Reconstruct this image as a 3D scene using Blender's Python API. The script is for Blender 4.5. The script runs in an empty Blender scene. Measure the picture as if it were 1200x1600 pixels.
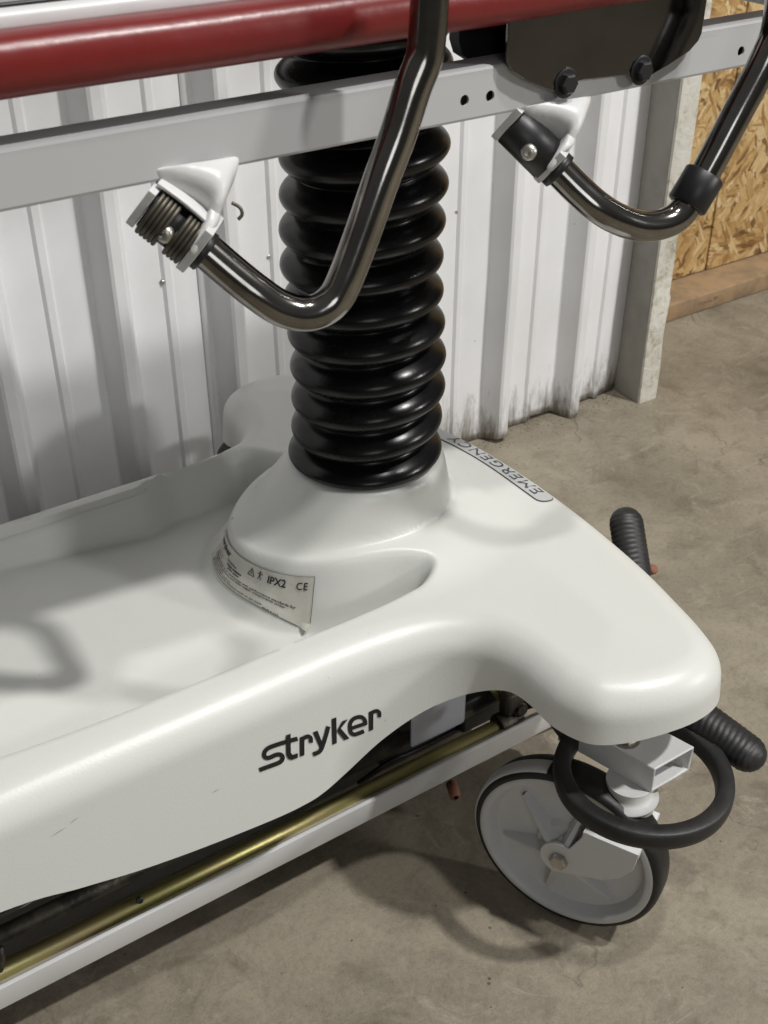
import bpy, bmesh, math, random
import numpy as np
from mathutils import Vector, Matrix
from mathutils.geometry import delaunay_2d_cdt
random.seed(7); rng = np.random.default_rng(7)
R = math.radians
S = bpy.context.scene

# ------------------------------------------------------------------ camera
CAM = np.array([0., 0., 1.04]); PITCH = R(33.8); AZ = R(56.2); FPX = 1847.
hd = np.array([math.cos(AZ), math.sin(AZ), 0.]); rt = np.array([math.sin(AZ), -math.cos(AZ), 0.])
FW = hd*math.cos(PITCH)+np.array([0, 0, -math.sin(PITCH)]); UP = hd*math.sin(PITCH)+np.array([0, 0, math.cos(PITCH)])
cd = bpy.data.cameras.new('camera'); cam = bpy.data.objects.new('camera', cd); S.collection.objects.link(cam)
M = Matrix.Identity(4)
for i in range(3):
    M[i][0] = rt[i]; M[i][1] = UP[i]; M[i][2] = -FW[i]; M[i][3] = CAM[i]
cam.matrix_world = M
cd.sensor_fit = 'VERTICAL'; cd.sensor_height = 36; cd.lens = 36*FPX/1600; cd.clip_start = .02; cd.clip_end = 60
cd.dof.use_dof = True; cd.dof.focus_distance = 1.12; cd.dof.aperture_fstop = 16.0
S.camera = cam
def at(u, v, **k):
    """point of the place seen at a photo pixel, on a plane x=, y= or z= (metres)"""
    d = FW+rt*(u-600)/FPX-UP*(v-800)/FPX
    a = 'xyz'.index(list(k)[0]); t = (list(k.values())[0]-CAM[a])/d[a]
    return CAM+d*t

# ------------------------------------------------------------------ light
S.view_settings.view_transform = 'Standard'; S.view_settings.look = 'None'; S.view_settings.exposure = 0; S.view_settings.gamma = 1
W = bpy.data.worlds.new('World'); S.world = W; W.use_nodes = True
wn = W.node_tree; wn.nodes.clear()
wo = wn.nodes.new('ShaderNodeOutputWorld'); wb = wn.nodes.new('ShaderNodeBackground')
tc = wn.nodes.new('ShaderNodeTexCoord'); sp = wn.nodes.new('ShaderNodeSeparateXYZ'); cr = wn.nodes.new('ShaderNodeValToRGB')
wn.links.new(tc.outputs['Generated'], sp.inputs[0]); wn.links.new(sp.outputs[2], cr.inputs[0])
cr.color_ramp.elements[0].position = 0.0; cr.color_ramp.elements[0].color = (.052, .050, .046, 1)
cr.color_ramp.elements[1].position = 0.6; cr.color_ramp.elements[1].color = (.12, .12, .12, 1)
wn.links.new(cr.outputs[0], wb.inputs[0]); wn.links.new(wb.outputs[0], wo.inputs[0]); wb.inputs[1].default_value = 1.0
def lamp(name, loc, target, size, power, col=(1, .985, .96), sy=None):
    l = bpy.data.lights.new(name, 'AREA'); l.shape = 'RECTANGLE' if sy else 'DISK'; l.size = size
    if sy: l.size_y = sy
    l.energy = power; l.color = col
    o = bpy.data.objects.new(name, l); S.collection.objects.link(o); o.location = loc
    o.rotation_euler = (Vector(target)-Vector(loc)).to_track_quat('-Z', 'Y').to_euler(); return o
lamp('ceiling_lamp', (2.80, -2.0, 6.2), (.65, .6, .2), .27, 318)
lamp('bay_lamp', (.95, -.32, 4.3), (.6, .8, .3), .16, 50)
lamp('side_lamp', (2.6, -1.3, 1.5), (1.0, 1.2, .3), .3, 25)
lamp('fill_lamp', (-1.0, -2.6, 1.9), (.8, 1.0, .4), 1.4, 15, (.96, .98, 1))  # broad soft fill added from the front left, not a known source

# ------------------------------------------------------------------ helpers
C = S.collection
def tag(o, label=None, cat=None, group=None, kind=None):
    if label: o['label'] = label
    if cat: o['category'] = cat
    if group: o['group'] = group
    if kind: o['kind'] = kind
    return o
def thing(name, label, cat, loc, group=None):
    o = bpy.data.objects.new(name, None); C.objects.link(o); o.location = loc; o.empty_display_size = .1
    return tag(o, label, cat, group)
def obj(name, V, F, mat=None, parent=None, smooth=True, angle=None, label=None):
    me = bpy.data.meshes.new(name); me.from_pydata([tuple(map(float, v)) for v in V], [], [tuple(map(int, f)) for f in F]); me.update()
    return finish(name, me, mat, parent, smooth, angle, label)
def finish(name, me, mat, parent, smooth=True, angle=35, label=None):
    bm = bmesh.new(); bm.from_mesh(me)
    for f in bm.faces: f.smooth = smooth
    if angle and smooth:
        for e in bm.edges:
            if len(e.link_faces) == 2 and e.calc_face_angle(0) > R(angle): e.smooth = False
    bm.to_mesh(me); bm.free()
    if mat: me.materials.append(mat)
    o = bpy.data.objects.new(name, me); C.objects.link(o)
    if parent:
        o.parent = parent
        if parent.type == 'EMPTY': o.matrix_parent_inverse = Matrix.Translation(-parent.location)
    if label: o['label'] = label
    return o
def merge(*parts):
    V = []; F = []
    for v, f in parts:
        b = len(V); V += [tuple(p) for p in v]; F += [tuple(i+b for i in q) for q in f]
    return V, F
def xf(part, Mx):
    return [tuple(Mx @ Vector(p)) for p in part[0]], part[1]
def frame(o, z, x=(1, 0, 0)):
    z = Vector(z).normalized(); x = Vector(x); x = (x-z*x.dot(z)).normalized(); y = z.cross(x)
    m = Matrix.Identity(4)
    for i in range(3): m[i][0] = x[i]; m[i][1] = y[i]; m[i][2] = z[i]; m[i][3] = o[i]
    return m
def catmull(P, n=8, closed=False):
    P = np.array(P, float); out = []; N = len(P)
    rg = range(N) if closed else range(N-1)
    for i in rg:
        if closed: a, b, c, d = P[(i-1) % N], P[i], P[(i+1) % N], P[(i+2) % N]
        else: a, b, c, d = P[max(i-1, 0)], P[i], P[i+1], P[min(i+2, N-1)]
        for k in range(n):
            t = k/n
            out.append(.5*((2*b)+(-a+c)*t+(2*a-5*b+4*c-d)*t*t+(-a+3*b-3*c+d)*t**3))
    if not closed: out.append(P[-1])
    return np.array(out)
def tube(P, r, n=20, caps=True, wall=None):
    P = [Vector(p) for p in P]; V = []; F = []; rr = r if hasattr(r, '__len__') else [r]*len(P)
    T = [(P[min(i+1, len(P)-1)]-P[max(i-1, 0)]).normalized() for i in range(len(P))]
    u = T[0].orthogonal().normalized()
    for i, p in enumerate(P):
        u = (u-T[i]*u.dot(T[i])).normalized(); w = T[i].cross(u)
        for k in range(n):
            a = 2*math.pi*k/n; V.append(tuple(p+(u*math.cos(a)+w*math.sin(a))*rr[i]))
    for i in range(len(P)-1):
        for k in range(n):
            k2 = (k+1) % n; F.append((i*n+k, i*n+k2, (i+1)*n+k2, (i+1)*n+k))
    if caps: F.append(tuple(range(n))[::-1]); F.append(tuple((len(P)-1)*n+k for k in range(n)))
    return V, F
def lathe(prof, n=48, closed=False):
    V = []; F = []; m = len(prof)
    for k in range(n):
        a = 2*math.pi*k/n
        for (r, z) in prof: V.append((r*math.cos(a), r*math.sin(a), z))
    for k in range(n):
        k2 = (k+1) % n
        for i in range(m-1 if not closed else m):
            j = (i+1) % m; F.append((k*m+i, k2*m+i, k2*m+j, k*m+j))
    return V, F
def box(x0, x1, y0, y1, z0, z1, b=0.0, seg=2):
    bm = bmesh.new(); bmesh.ops.create_cube(bm, size=1)
    for v in bm.verts: v.co = Vector(((x0+x1)/2+v.co.x*(x1-x0), (y0+y1)/2+v.co.y*(y1-y0), (z0+z1)/2+v.co.z*(z1-z0)))
    if b: bmesh.ops.bevel(bm, geom=bm.edges[:], offset=b, segments=seg, affect='EDGES', profile=.6)
    bm.verts.index_update(); r = ([tuple(v.co) for v in bm.verts], [tuple(v.index for v in f.verts) for f in bm.faces]); bm.free(); return r
def plate(outer, holes, t, bevel=0):
    """flat plate in local xy with holes, thickness t along +z"""
    vs = [Vector(p) for p in outer]; F0 = [list(range(len(outer)))]; edges = []
    for h in holes:
        b = len(vs); vs += [Vector(p) for p in h]; edges += [(b+i, b+(i+1) % len(h)) for i in range(len(h))]
    ed = [(i, (i+1) % len(outer)) for i in range(len(outer))]+edges
    v2, e2, f2, *_ = delaunay_2d_cdt(vs, ed, [], 0, 1e-7)
    def inside(p, poly):
        c = False; n = len(poly)
        for i in range(n):
            a, b = poly[i], poly[i-1]
            if (a[1] > p[1]) != (b[1] > p[1]) and p[0] < (b[0]-a[0])*(p[1]-a[1])/(b[1]-a[1])+a[0]: c = not c
        return c
    keep = []
    for f in f2:
        g = sum((v2[i] for i in f), Vector((0, 0)))/len(f)
        if inside(g, outer) and not any(inside(g, h) for h in holes): keep.append(f)
    n = len(v2); V = [(p.x, p.y, 0) for p in v2]+[(p.x, p.y, t) for p in v2]
    F = [tuple(f[::-1]) for f in keep]+[tuple(i+n for i in f) for f in keep]
    cnt = {}
    for f in keep:
        for i in range(len(f)):
            a, b = f[i], f[(i+1) % len(f)]; cnt[(a, b)] = 1
    for (a, b) in cnt:
        if (b, a) not in cnt: F.append((a, b, b+n, a+n))
    return V, F
def circ(cx, cy, r, n=20): return [(cx+r*math.cos(2*math.pi*k/n), cy+r*math.sin(2*math.pi*k/n)) for k in range(n)]
def hexbolt(o, d, r, h, washer=0):
    p = [(0, h), (r*.82, h), (r, h*.8), (r, 0)]
    V = []; F = []
    a = lathe(p, 6)
    parts = [a]
    if washer: parts.append(lathe([(0, washer*.4), (r*1.35, washer*.4), (r*1.45, washer*.2), (r*1.45, -.0005)], 24))
    return xf(merge(*parts), frame(o, d))

# ------------------------------------------------------------------ materials
def mat(name, col, rough=.5, metal=0, bump=0, bscale=200, coat=0, spec=.5, var=0, vscale=6, vcol=None, aniso=0, dist=.001, specks=0, scol=(.22, .2, .17)):
    m = bpy.data.materials.new(name); m.use_nodes = True; nt = m.node_tree; b = nt.nodes['Principled BSDF']
    b.inputs['Base Color'].default_value = (*col, 1); b.inputs['Roughness'].default_value = rough; b.inputs['Metallic'].default_value = metal
    b.inputs['Coat Weight'].default_value = coat; b.inputs['Specular IOR Level'].default_value = spec
    tx = nt.nodes.new('ShaderNodeTexCoord')
    if var:
        n = nt.nodes.new('ShaderNodeTexNoise'); n.inputs['Scale'].default_value = vscale; n.inputs['Detail'].default_value = 8; n.inputs['Roughness'].default_value = .65
        mx = nt.nodes.new('ShaderNodeMix'); mx.data_type = 'RGBA'; mr = nt.nodes.new('ShaderNodeMapRange')
        mr.inputs[1].default_value = .42; mr.inputs[2].default_value = .72; mr.inputs[4].default_value = var
        nt.links.new(tx.outputs['Object'], n.inputs[0]); nt.links.new(n.outputs[0], mr.inputs[0]); nt.links.new(mr.outputs[0], mx.inputs[0])
        mx.inputs[6].default_value = (*col, 1); vc = vcol or tuple(c*.5 for c in col); mx.inputs[7].default_value = (*vc, 1)
        nt.links.new(mx.outputs[2], b.inputs['Base Color'])
        rm = nt.nodes.new('ShaderNodeMapRange'); rm.inputs[3].default_value = rough*.85; rm.inputs[4].default_value = min(1, rough*1.35)
        nt.links.new(n.outputs[0], rm.inputs[0]); nt.links.new(rm.outputs[0], b.inputs['Roughness'])
    if specks:
        L = nt.links; N_ = nt.nodes
        v = N_.new('ShaderNodeTexVoronoi'); v.inputs['Scale'].default_value = 26; L.new(tx.outputs['Object'], v.inputs[0])
        a = N_.new('ShaderNodeMapRange'); a.inputs[1].default_value = .035; a.inputs[2].default_value = .055; a.inputs[3].default_value = 1; a.inputs[4].default_value = 0; L.new(v.outputs[0], a.inputs[0])
        k = N_.new('ShaderNodeTexNoise'); k.inputs['Scale'].default_value = 9; L.new(tx.outputs['Object'], k.inputs[0])
        q = N_.new('ShaderNodeMapRange'); q.inputs[1].default_value = .54; q.inputs[2].default_value = .6; L.new(k.outputs[0], q.inputs[0])
        mu = N_.new('ShaderNodeMath'); mu.operation = 'MULTIPLY'; L.new(a.outputs[0], mu.inputs[0]); L.new(q.outputs[0], mu.inputs[1])
        mp = N_.new('ShaderNodeMapping'); L.new(tx.outputs['Object'], mp.inputs[0]); mp.inputs['Rotation'].default_value = (.3, .4, .6); mp.inputs['Scale'].default_value = (5, 210, 210)
        sn = N_.new('ShaderNodeTexNoise'); sn.inputs['Scale'].default_value = 1; sn.inputs['Detail'].default_value = 2; L.new(mp.outputs[0], sn.inputs[0])
        sr = N_.new('ShaderNodeMapRange'); sr.inputs[1].default_value = .75; sr.inputs[2].default_value = .80; sr.inputs[4].default_value = .3; L.new(sn.outputs[0], sr.inputs[0])
        mxx = N_.new('ShaderNodeMath'); mxx.operation = 'MAXIMUM'; L.new(mu.outputs[0], mxx.inputs[0]); L.new(sr.outputs[0], mxx.inputs[1])
        ml = N_.new('ShaderNodeMath'); ml.operation = 'MULTIPLY'; ml.inputs[1].default_value = specks; L.new(mxx.outputs[0], ml.inputs[0])
        m2 = N_.new('ShaderNodeMix'); m2.data_type = 'RGBA'; L.new(ml.outputs[0], m2.inputs[0]); L.new(b.inputs['Base Color'].links[0].from_socket, m2.inputs[6]); m2.inputs[7].default_value = (*scol, 1); L.new(m2.outputs[2], b.inputs['Base Color'])
    if bump:
        n2 = nt.nodes.new('ShaderNodeTexNoise'); n2.inputs['Scale'].default_value = bscale; n2.inputs['Detail'].default_value = 3
        bp = nt.nodes.new('ShaderNodeBump'); bp.inputs['Strength'].default_value = bump; bp.inputs['Distance'].default_value = dist
        nt.links.new(tx.outputs['Object'], n2.inputs[0]); nt.links.new(n2.outputs[0], bp.inputs['Height']); nt.links.new(bp.outputs[0], b.inputs['Normal'])
    return m
HOOD = mat('moulded_white_plastic', (.625, .632, .60), .34, bump=.2, bscale=420, dist=.0006, var=.10, vscale=9, vcol=(.55, .54, .475), specks=.9)
WHITE = mat('white_enamel', (.70, .70, .70), .32, var=.25, vscale=14, vcol=(.50, .49, .46), specks=.9, bump=.1, bscale=300, dist=.0004)
RAILM = mat('pale_grey_enamel', (.47, .47, .475), .38, bump=.15, bscale=500, dist=.0004, var=.12, vscale=18, vcol=(.38, .37, .36), specks=.6)
CAST = mat('white_painted_casting', (.62, .62, .615), .33, bump=.5, bscale=60, dist=.0015, var=.15, vscale=40, vcol=(.5, .48, .45))
RUB = mat('black_rubber', (.0035, .0035, .004), .24, spec=.30, bump=.2, bscale=300, dist=.0003, var=.3, vscale=20, vcol=(.009, .009, .0095))
RUB2 = mat('worn_black_rubber', (.009, .009, .0095), .45, bump=.4, bscale=160, dist=.0008, var=.6, vscale=22, vcol=(.034, .032, .03))
BLK = mat('black_plastic', (.010, .010, .011), .42, bump=.1, bscale=300, dist=.0003)
CHROME = mat('dark_polished_steel', (.27, .26, .245), .12, 1, var=.8, vscale=26, vcol=(.15, .135, .115), bump=.08, bscale=90, dist=.0006)
STEEL = mat('brushed_steel_plate', (.17, .168, .165), .09, 1, var=.5, vscale=14, vcol=(.10, .095, .09))
ZINC = mat('zinc_bolt', (.55, .54, .50), .38, 1, var=.6, vscale=90, vcol=(.28, .26, .22))
BRASS = mat('yellow_zinc_plating', (.56, .53, .22), .40, 1, var=.9, vscale=11, vcol=(.50, .37, .24), bump=.2, bscale=250, dist=.0004)
GREASE = mat('greasy_dark_steel', (.05, .045, .04), .45, .6, var=.9, vscale=30, vcol=(.16, .14, .11), bump=.6, bscale=120, dist=.002)
DARKP = mat('dark_grey_steel', (.10, .10, .105), .4, .2, var=.5, vscale=25, vcol=(.04, .04, .04))
BLUEG = mat('blue_grey_paint', (.42, .43, .47), .45, var=.4, vscale=20, vcol=(.32, .33, .36))
WHEELG = mat('grey_wheel_plastic', (.58, .58, .585), .42, bump=.15, bscale=300, dist=.0004, var=.35, vscale=16, vcol=(.45, .44, .42), specks=.6)
RED = mat('red_painted_bar', (.175, .015, .013), .30, var=.55, vscale=12, vcol=(.11, .010, .012), specks=.7, scol=(.38, .22, .21), bump=.5, bscale=45, dist=.0012)
COPPER = mat('rusty_orange_plug', (.27, .115, .07), .7, var=.8, vscale=120, vcol=(.16, .06, .035))
INK = mat('black_print', (.008, .008, .009), .4)
INKG = mat('dark_grey_print', (.05, .05, .052), .5)
PAPER = mat('off_white_sticker', (.54, .53, .48), .28, var=.6, vscale=45, vcol=(.40, .375, .31))
GREYST = mat('grey_sticker', (.46, .47, .47), .35)
SPRING = mat('dull_spring_steel', (.11, .098, .08), .42, .8, var=.6, vscale=60)

def nodes(m): return m.node_tree.nodes, m.node_tree.links
def rampmat(name, rough=.8):
    m = bpy.data.materials.new(name); m.use_nodes = True; return m, m.node_tree.nodes['Principled BSDF']
# red bar gets a scuffed pale streak of wear along its top
# concrete
CONC, b = rampmat('stained_concrete'); nn, ll = nodes(CONC)
tx = nn.new('ShaderNodeTexCoord')
def noise(scale, detail=8, rough=.6, dist=0, src=None):
    n = nn.new('ShaderNodeTexNoise'); n.inputs['Scale'].default_value = scale; n.inputs['Detail'].default_value = detail
    n.inputs['Roughness'].default_value = rough; n.inputs['Distortion'].default_value = dist
    ll.new(src or tx.outputs['Object'], n.inputs[0]); return n
def ramp(src, stops):
    r = nn.new('ShaderNodeValToRGB'); e = r.color_ramp.elements
    e[0].position, e[0].color = stops[0][0], (*stops[0][1], 1); e[1].position, e[1].color = stops[-1][0], (*stops[-1][1], 1)
    for p, c in stops[1:-1]: q = e.new(p); q.color = (*c, 1)
    ll.new(src, r.inputs[0]); return r
def mixc(fac, a, bb, blend='MIX'):
    m = nn.new('ShaderNodeMix'); m.data_type = 'RGBA'; m.blend_type = blend
    for s, v in ((0, fac), (6, a), (7, bb)):
        if hasattr(v, 'is_linked') or hasattr(v, 'links'): ll.new(v, m.inputs[s])
        elif s == 0: m.inputs[0].default_value = v
        else: m.inputs[s].default_value = (*v, 1)
    return m.outputs[2]
n1 = noise(3.2, 10, .62, .4); n2 = noise(19, 8, .7, .6); n3 = noise(140, 5, .7); n4 = noise(13, 14, .8, 1.6)
c1 = ramp(n1.outputs[0], [(.3, (.145, .125, .092)), (.5, (.22, .192, .145)), (.70, (.30, .265, .20))])
c2 = ramp(n2.outputs[0], [(.30, (.66, .64, .60)), (.5, (1, 1, 1)), (.75, (1.15, 1.13, 1.08))])
col = mixc(.85, c1.outputs[0], c2.outputs[0], 'MULTIPLY')
c3 = ramp(n3.outputs[0], [(.30, (.6, .58, .55)), (.5, (1, 1, 1)), (.72, (1.25, 1.22, 1.18))])
col = mixc(.45, col, c3.outputs[0], 'MULTIPLY')
c4 = ramp(n4.outputs[0], [(.54, (0, 0, 0)), (.64, (.75, .75, .75))])
col = mixc(c4.outputs[0], col, (.30, .265, .205))
n5 = noise(26, 9, .8, 1.5); c5 = ramp(n5.outputs[0], [(.29, (1, 1, 1)), (.34, (0, 0, 0))]); col = mixc(c5.outputs[0], col, (.06, .052, .042))
mpz = nn.new('ShaderNodeMapping'); ll.new(tx.outputs['Object'], mpz.inputs[0]); mpz.inputs['Rotation'].default_value = (0, 0, .7); mpz.inputs['Scale'].default_value = (14, 150, 1)
n6 = noise(1, 4, .6, .8, mpz.outputs[0]); c66 = ramp(n6.outputs[0], [(.66, (0, 0, 0)), (.72, (.5, .5, .5))]); col = mixc(c66.outputs[0], col, (.34, .31, .25))
n7 = noise(420, 3, .6); c77 = ramp(n7.outputs[0], [(.35, (.8, .79, .77)), (.5, (1, 1, 1)), (.66, (1.18, 1.16, 1.12))]); col = mixc(.45, col, c77.outputs[0], 'MULTIPLY')
# thin wandering scratches and hairline cracks
mp = nn.new('ShaderNodeMapping'); ll.new(tx.outputs['Object'], mp.inputs[0]); dn = noise(2.5, 5, .6)
va = nn.new('ShaderNodeVectorMath'); va.operation = 'MULTIPLY_ADD'; ll.new(dn.outputs[1], va.inputs[0]); va.inputs[1].default_value = (.5, .5, .5); ll.new(mp.outputs[0], va.inputs[2])
vo = nn.new('ShaderNodeTexVoronoi'); vo.feature = 'DISTANCE_TO_EDGE'; vo.inputs['Scale'].default_value = 1.9; ll.new(va.outputs[0], vo.inputs[0])
c6 = ramp(vo.outputs[0], [(0, (1, 1, 1)), (.0045, (0, 0, 0))]); nm = noise(4, 4, .5); c7 = ramp(nm.outputs[0], [(.5, (0, 0, 0)), (.6, (.7, .7, .7))])
ck = mixc(1, c6.outputs[0], c7.outputs[0], 'MULTIPLY'); col = mixc(ck, col, (.05, .042, .034))
vs_ = nn.new('ShaderNodeTexVoronoi'); vs_.inputs['Scale'].default_value = 34; ll.new(tx.outputs['Object'], vs_.inputs[0])
c8 = ramp(vs_.outputs[0], [(0.05, (1, 1, 1)), (.075, (0, 0, 0))]); nq = noise(11, 3, .5); c9 = ramp(nq.outputs[0], [(.56, (0, 0, 0)), (.60, (.8, .8, .8))])
sk = mixc(1, c8.outputs[0], c9.outputs[0], 'MULTIPLY'); col = mixc(sk, col, (.045, .038, .032))
ll.new(col, b.inputs['Base Color'])
rr_ = ramp(n2.outputs[0], [(.3, (.55, .55, .55)), (.7, (.75, .75, .75))]); ll.new(rr_.outputs[0], b.inputs['Roughness'])
bp = nn.new('ShaderNodeBump'); bp.inputs['Strength'].default_value = .35; bp.inputs['Distance'].default_value = .003
sm = nn.new('ShaderNodeMath'); sm.operation = 'MULTIPLY_ADD'; ll.new(n3.outputs[0], sm.inputs[0]); sm.inputs[1].default_value = .35; ll.new(n2.outputs[0], sm.inputs[2])
ll.new(sm.outputs[0], bp.inputs['Height']); ll.new(bp.outputs[0], b.inputs['Normal'])
# painted wall sheet with grime at the foot
WALL, b = rampmat('white_painted_sheet'); nn, ll = nodes(WALL); tx = nn.new('ShaderNodeTexCoord')
sx = nn.new('ShaderNodeSeparateXYZ'); ll.new(tx.outputs['Object'], sx.inputs[0])
mpg = nn.new('ShaderNodeMapping'); ll.new(tx.outputs['Object'], mpg.inputs[0]); mpg.inputs['Scale'].default_value = (1, 1, .22)
g1 = noise(38, 10, .78, .4, mpg.outputs[0]); g2 = noise(7, 6, .6); g3 = noise(150, 4, .7)
ma = nn.new('ShaderNodeMath'); ma.operation = 'MULTIPLY_ADD'; ll.new(sx.outputs[2], ma.inputs[0]); ma.inputs[1].default_value = -2.6; ll.new(g1.outputs[0], ma.inputs[2])
cg = ramp(ma.outputs[0], [(.31, (0, 0, 0)), (.43, (.45, .45, .45)), (.56, (1, 1, 1))])
base = mixc(ramp(g2.outputs[0], [(.4, (0, 0, 0)), (.75, (.5, .5, .5))]).outputs[0], (.80, .80, .81), (.66, .66, .65))
col = mixc(cg.outputs[0], base, (.17, .15, .12))
vs_ = nn.new('ShaderNodeTexVoronoi'); vs_.inputs['Scale'].default_value = 40; ll.new(tx.outputs['Object'], vs_.inputs[0])
c8 = ramp(vs_.outputs[0], [(0.04, (1, 1, 1)), (.06, (0, 0, 0))]); nq = noise(9, 3, .5); c9 = ramp(nq.outputs[0], [(.60, (0, 0, 0)), (.64, (.6, .6, .6))])
col = mixc(mixc(1, c8.outputs[0], c9.outputs[0], 'MULTIPLY'), col, (.2, .18, .15))
ll.new(col, b.inputs['Base Color']); b.inputs['Roughness'].default_value = .42
bp = nn.new('ShaderNodeBump'); bp.inputs['Strength'].default_value = .12; bp.inputs['Distance'].default_value = .004; ll.new(g2.outputs[0], bp.inputs['Height']); ll.new(bp.outputs[0], b.inputs['Normal'])
# oriented strand board
OSB, b = rampmat('oriented_strand_board'); nn, ll = nodes(OSB); tx = nn.new('ShaderNodeTexCoord')
def strands(rot, sc, seed):
    mp = nn.new('ShaderNodeMapping'); ll.new(tx.outputs['Object'], mp.inputs[0]); mp.inputs['Rotation'].default_value = (0, rot, 0); mp.inputs['Location'].default_value = (seed, seed*.7, seed*.3)
    m2 = nn.new('ShaderNodeMapping'); ll.new(mp.outputs[0], m2.inputs[0]); m2.inputs['Scale'].default_value = sc
    dn = noise(3, 3, .5, 0, m2.outputs[0]); va = nn.new('ShaderNodeVectorMath'); va.operation = 'MULTIPLY_ADD'
    ll.new(dn.outputs[1], va.inputs[0]); va.inputs[1].default_value = (.6, .6, .6); ll.new(m2.outputs[0], va.inputs[2])
    v = nn.new('ShaderNodeTexVoronoi'); v.inputs['Scale'].default_value = 1; ll.new(va.outputs[0], v.inputs[0]); return v
A1 = strands(.5, (120, 20, 24), 1.3); A2 = strands(-.7, (105, 20, 30), 4.1); A3 = strands(1.35, (130, 20, 34), 7.7)
sel = noise(14, 3, .5); 
def sepr(o):
    s = nn.new('ShaderNodeSeparateColor'); ll.new(o, s.inputs[0]); return s.outputs[0]
st = [(0, (.17, .085, .03)), (.18, (.38, .215, .075)), (.45, (.52, .335, .13)), (.75, (.62, .43, .195)), (1, (.74, .57, .33))]
ca, cb, cc = (ramp(sepr(q.outputs[1]), st).outputs[0] for q in (A1, A2, A3))
col = mixc(ramp(sel.outputs[0], [(.47, (0, 0, 0)), (.50, (1, 1, 1))]).outputs[0], ca, cb)
sel2 = noise(17, 3, .5, .5); col = mixc(ramp(sel2.outputs[0], [(.54, (0, 0, 0)), (.57, (1, 1, 1))]).outputs[0], col, cc)
gr = noise(60, 8, .8, 2); col = mixc(.6, col, ramp(gr.outputs[0], [(.3, (.5, .42, .34)), (.5, (1, 1, 1)), (.8, (1.12, 1.1, 1.05))]).outputs[0], 'MULTIPLY')
ll.new(col, b.inputs['Base Color']); b.inputs['Roughness'].default_value = .7
bp = nn.new('ShaderNodeBump'); bp.inputs['Strength'].default_value = .5; bp.inputs['Distance'].default_value = .004; ll.new(gr.outputs[0], bp.inputs['Height']); ll.new(bp.outputs[0], b.inputs['Normal'])
LUM = mat('weathered_lumber', (.33, .22, .12), .75, var=.95, vscale=13, vcol=(.15, .115, .08), bump=.6, bscale=60, dist=.002)
POSTS = mat('grey_post_side', (.33, .32, .29), .7, var=.8, vscale=9, vcol=(.22, .21, .18), bump=.25, bscale=60, dist=.002)
PLAS, b = rampmat('flaking_white_post_face'); nn, ll = nodes(PLAS); tx = nn.new('ShaderNodeTexCoord')
p1 = noise(55, 10, .8, .6); p2 = noise(14, 6, .6); ss = nn.new('ShaderNodeMath'); ss.operation = 'MULTIPLY_ADD'; ll.new(p2.outputs[0], ss.inputs[0]); ss.inputs[1].default_value = .5; ll.new(p1.outputs[0], ss.inputs[2])
cp = ramp(ss.outputs[0], [(.52, (.16, .14, .09)), (.62, (.42, .39, .30)), (.72, (.62, .60, .52)), (.95, (.72, .71, .66))]); ll.new(cp.outputs[0], b.inputs['Base Color']); b.inputs['Roughness'].default_value = .8
bp = nn.new('ShaderNodeBump'); bp.inputs['Strength'].default_value = .8; bp.inputs['Distance'].default_value = .004; ll.new(p1.outputs[0], bp.inputs['Height']); ll.new(bp.outputs[0], b.inputs['Normal'])

# ------------------------------------------------------------------ setting
# floor
V = [(-3, -3, 0), (5, -3, 0), (5, 2.2, 0), (-3, 2.2, 0)]
tag(obj('floor', V, [(0, 1, 2, 3)], CONC, smooth=False), kind='structure')

GRIT0 = mat('pencil_mark', (.06, .05, .045), .8)
# corrugated wall
wall = thing('corrugated_metal_wall', 'white ribbed metal wall behind the stretcher, grimy along its foot', 'wall', (.6, 1.39, 0))
def wall_profile(x0, x1, yf=1.392):
    pts = []; P = .1625; H = .036
    k0 = int(math.floor((x0-.512)/P)); k1 = int(math.ceil((x1-.512)/P))
    for k in range(k0-1, k1+2):
        c = .512+P*k+.0  # front right edge of rib
        pts += [(c-.034, yf), (c-.031, yf-.002), (c-.0165, yf-H+.002), (c-.013, yf-H), (c-.001, yf-H), (c+.002, yf-H+.002), (c+.017, yf-.002), (c+.020, yf)]
        m = c+.020+(P-.054)/2-.002
        pts += [(m-.008, yf), (m-.004, yf-.0045), (m+.004, yf-.0045), (m+.008, yf)]
    pts.sort()
    yy = lambda x: float(np.interp(x, [p[0] for p in pts], [p[1] for p in pts]))
    return [(x0, yy(x0))]+[p for p in pts if x0+.0005 < p[0] < x1-.0005]+[(x1, yy(x1))]
def wall_sheet(x0, x1, yf, h=1.5):
    pr = wall_profile(x0, x1, yf); zs = [.006, .02, .05, .1, .3, .7, 1.1, h]; V = []; F = []
    for z in zs:
        for i, (x, y) in enumerate(pr):
            w = .0012*math.sin(x*23+z*9)+.001*math.sin(z*17+x*5)
            zz = z+(.004*math.sin(x*61)+.003*math.sin(x*143) if z < .03 else 0)
            V.append((x, y+w, zz))
    n = len(pr)
    for j in range(len(zs)-1):
        for i in range(n-1): F.append((j*n+i, j*n+i+1, (j+1)*n+i+1, (j+1)*n+i))
    o = obj('wall_sheet', V, F, WALL, wall, True, 22)
    md = o.modifiers.new('thickness', 'SOLIDIFY'); md.thickness = .0012; md.offset = 1
    return o
wall_sheet(-.9, .628, 1.392); wall_sheet(.6275, 1.4485, 1.3905)
for x_ in (.58, .74, 1.065, 1.23, 1.395):
    for z_ in (.42, 1.0):
        obj('wall_screw', *hexbolt((x_-.003, 1.3905, z_), (0, -1, 0), .0028, .0022, .0008), ZINC, wall, True, 25)
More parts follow.
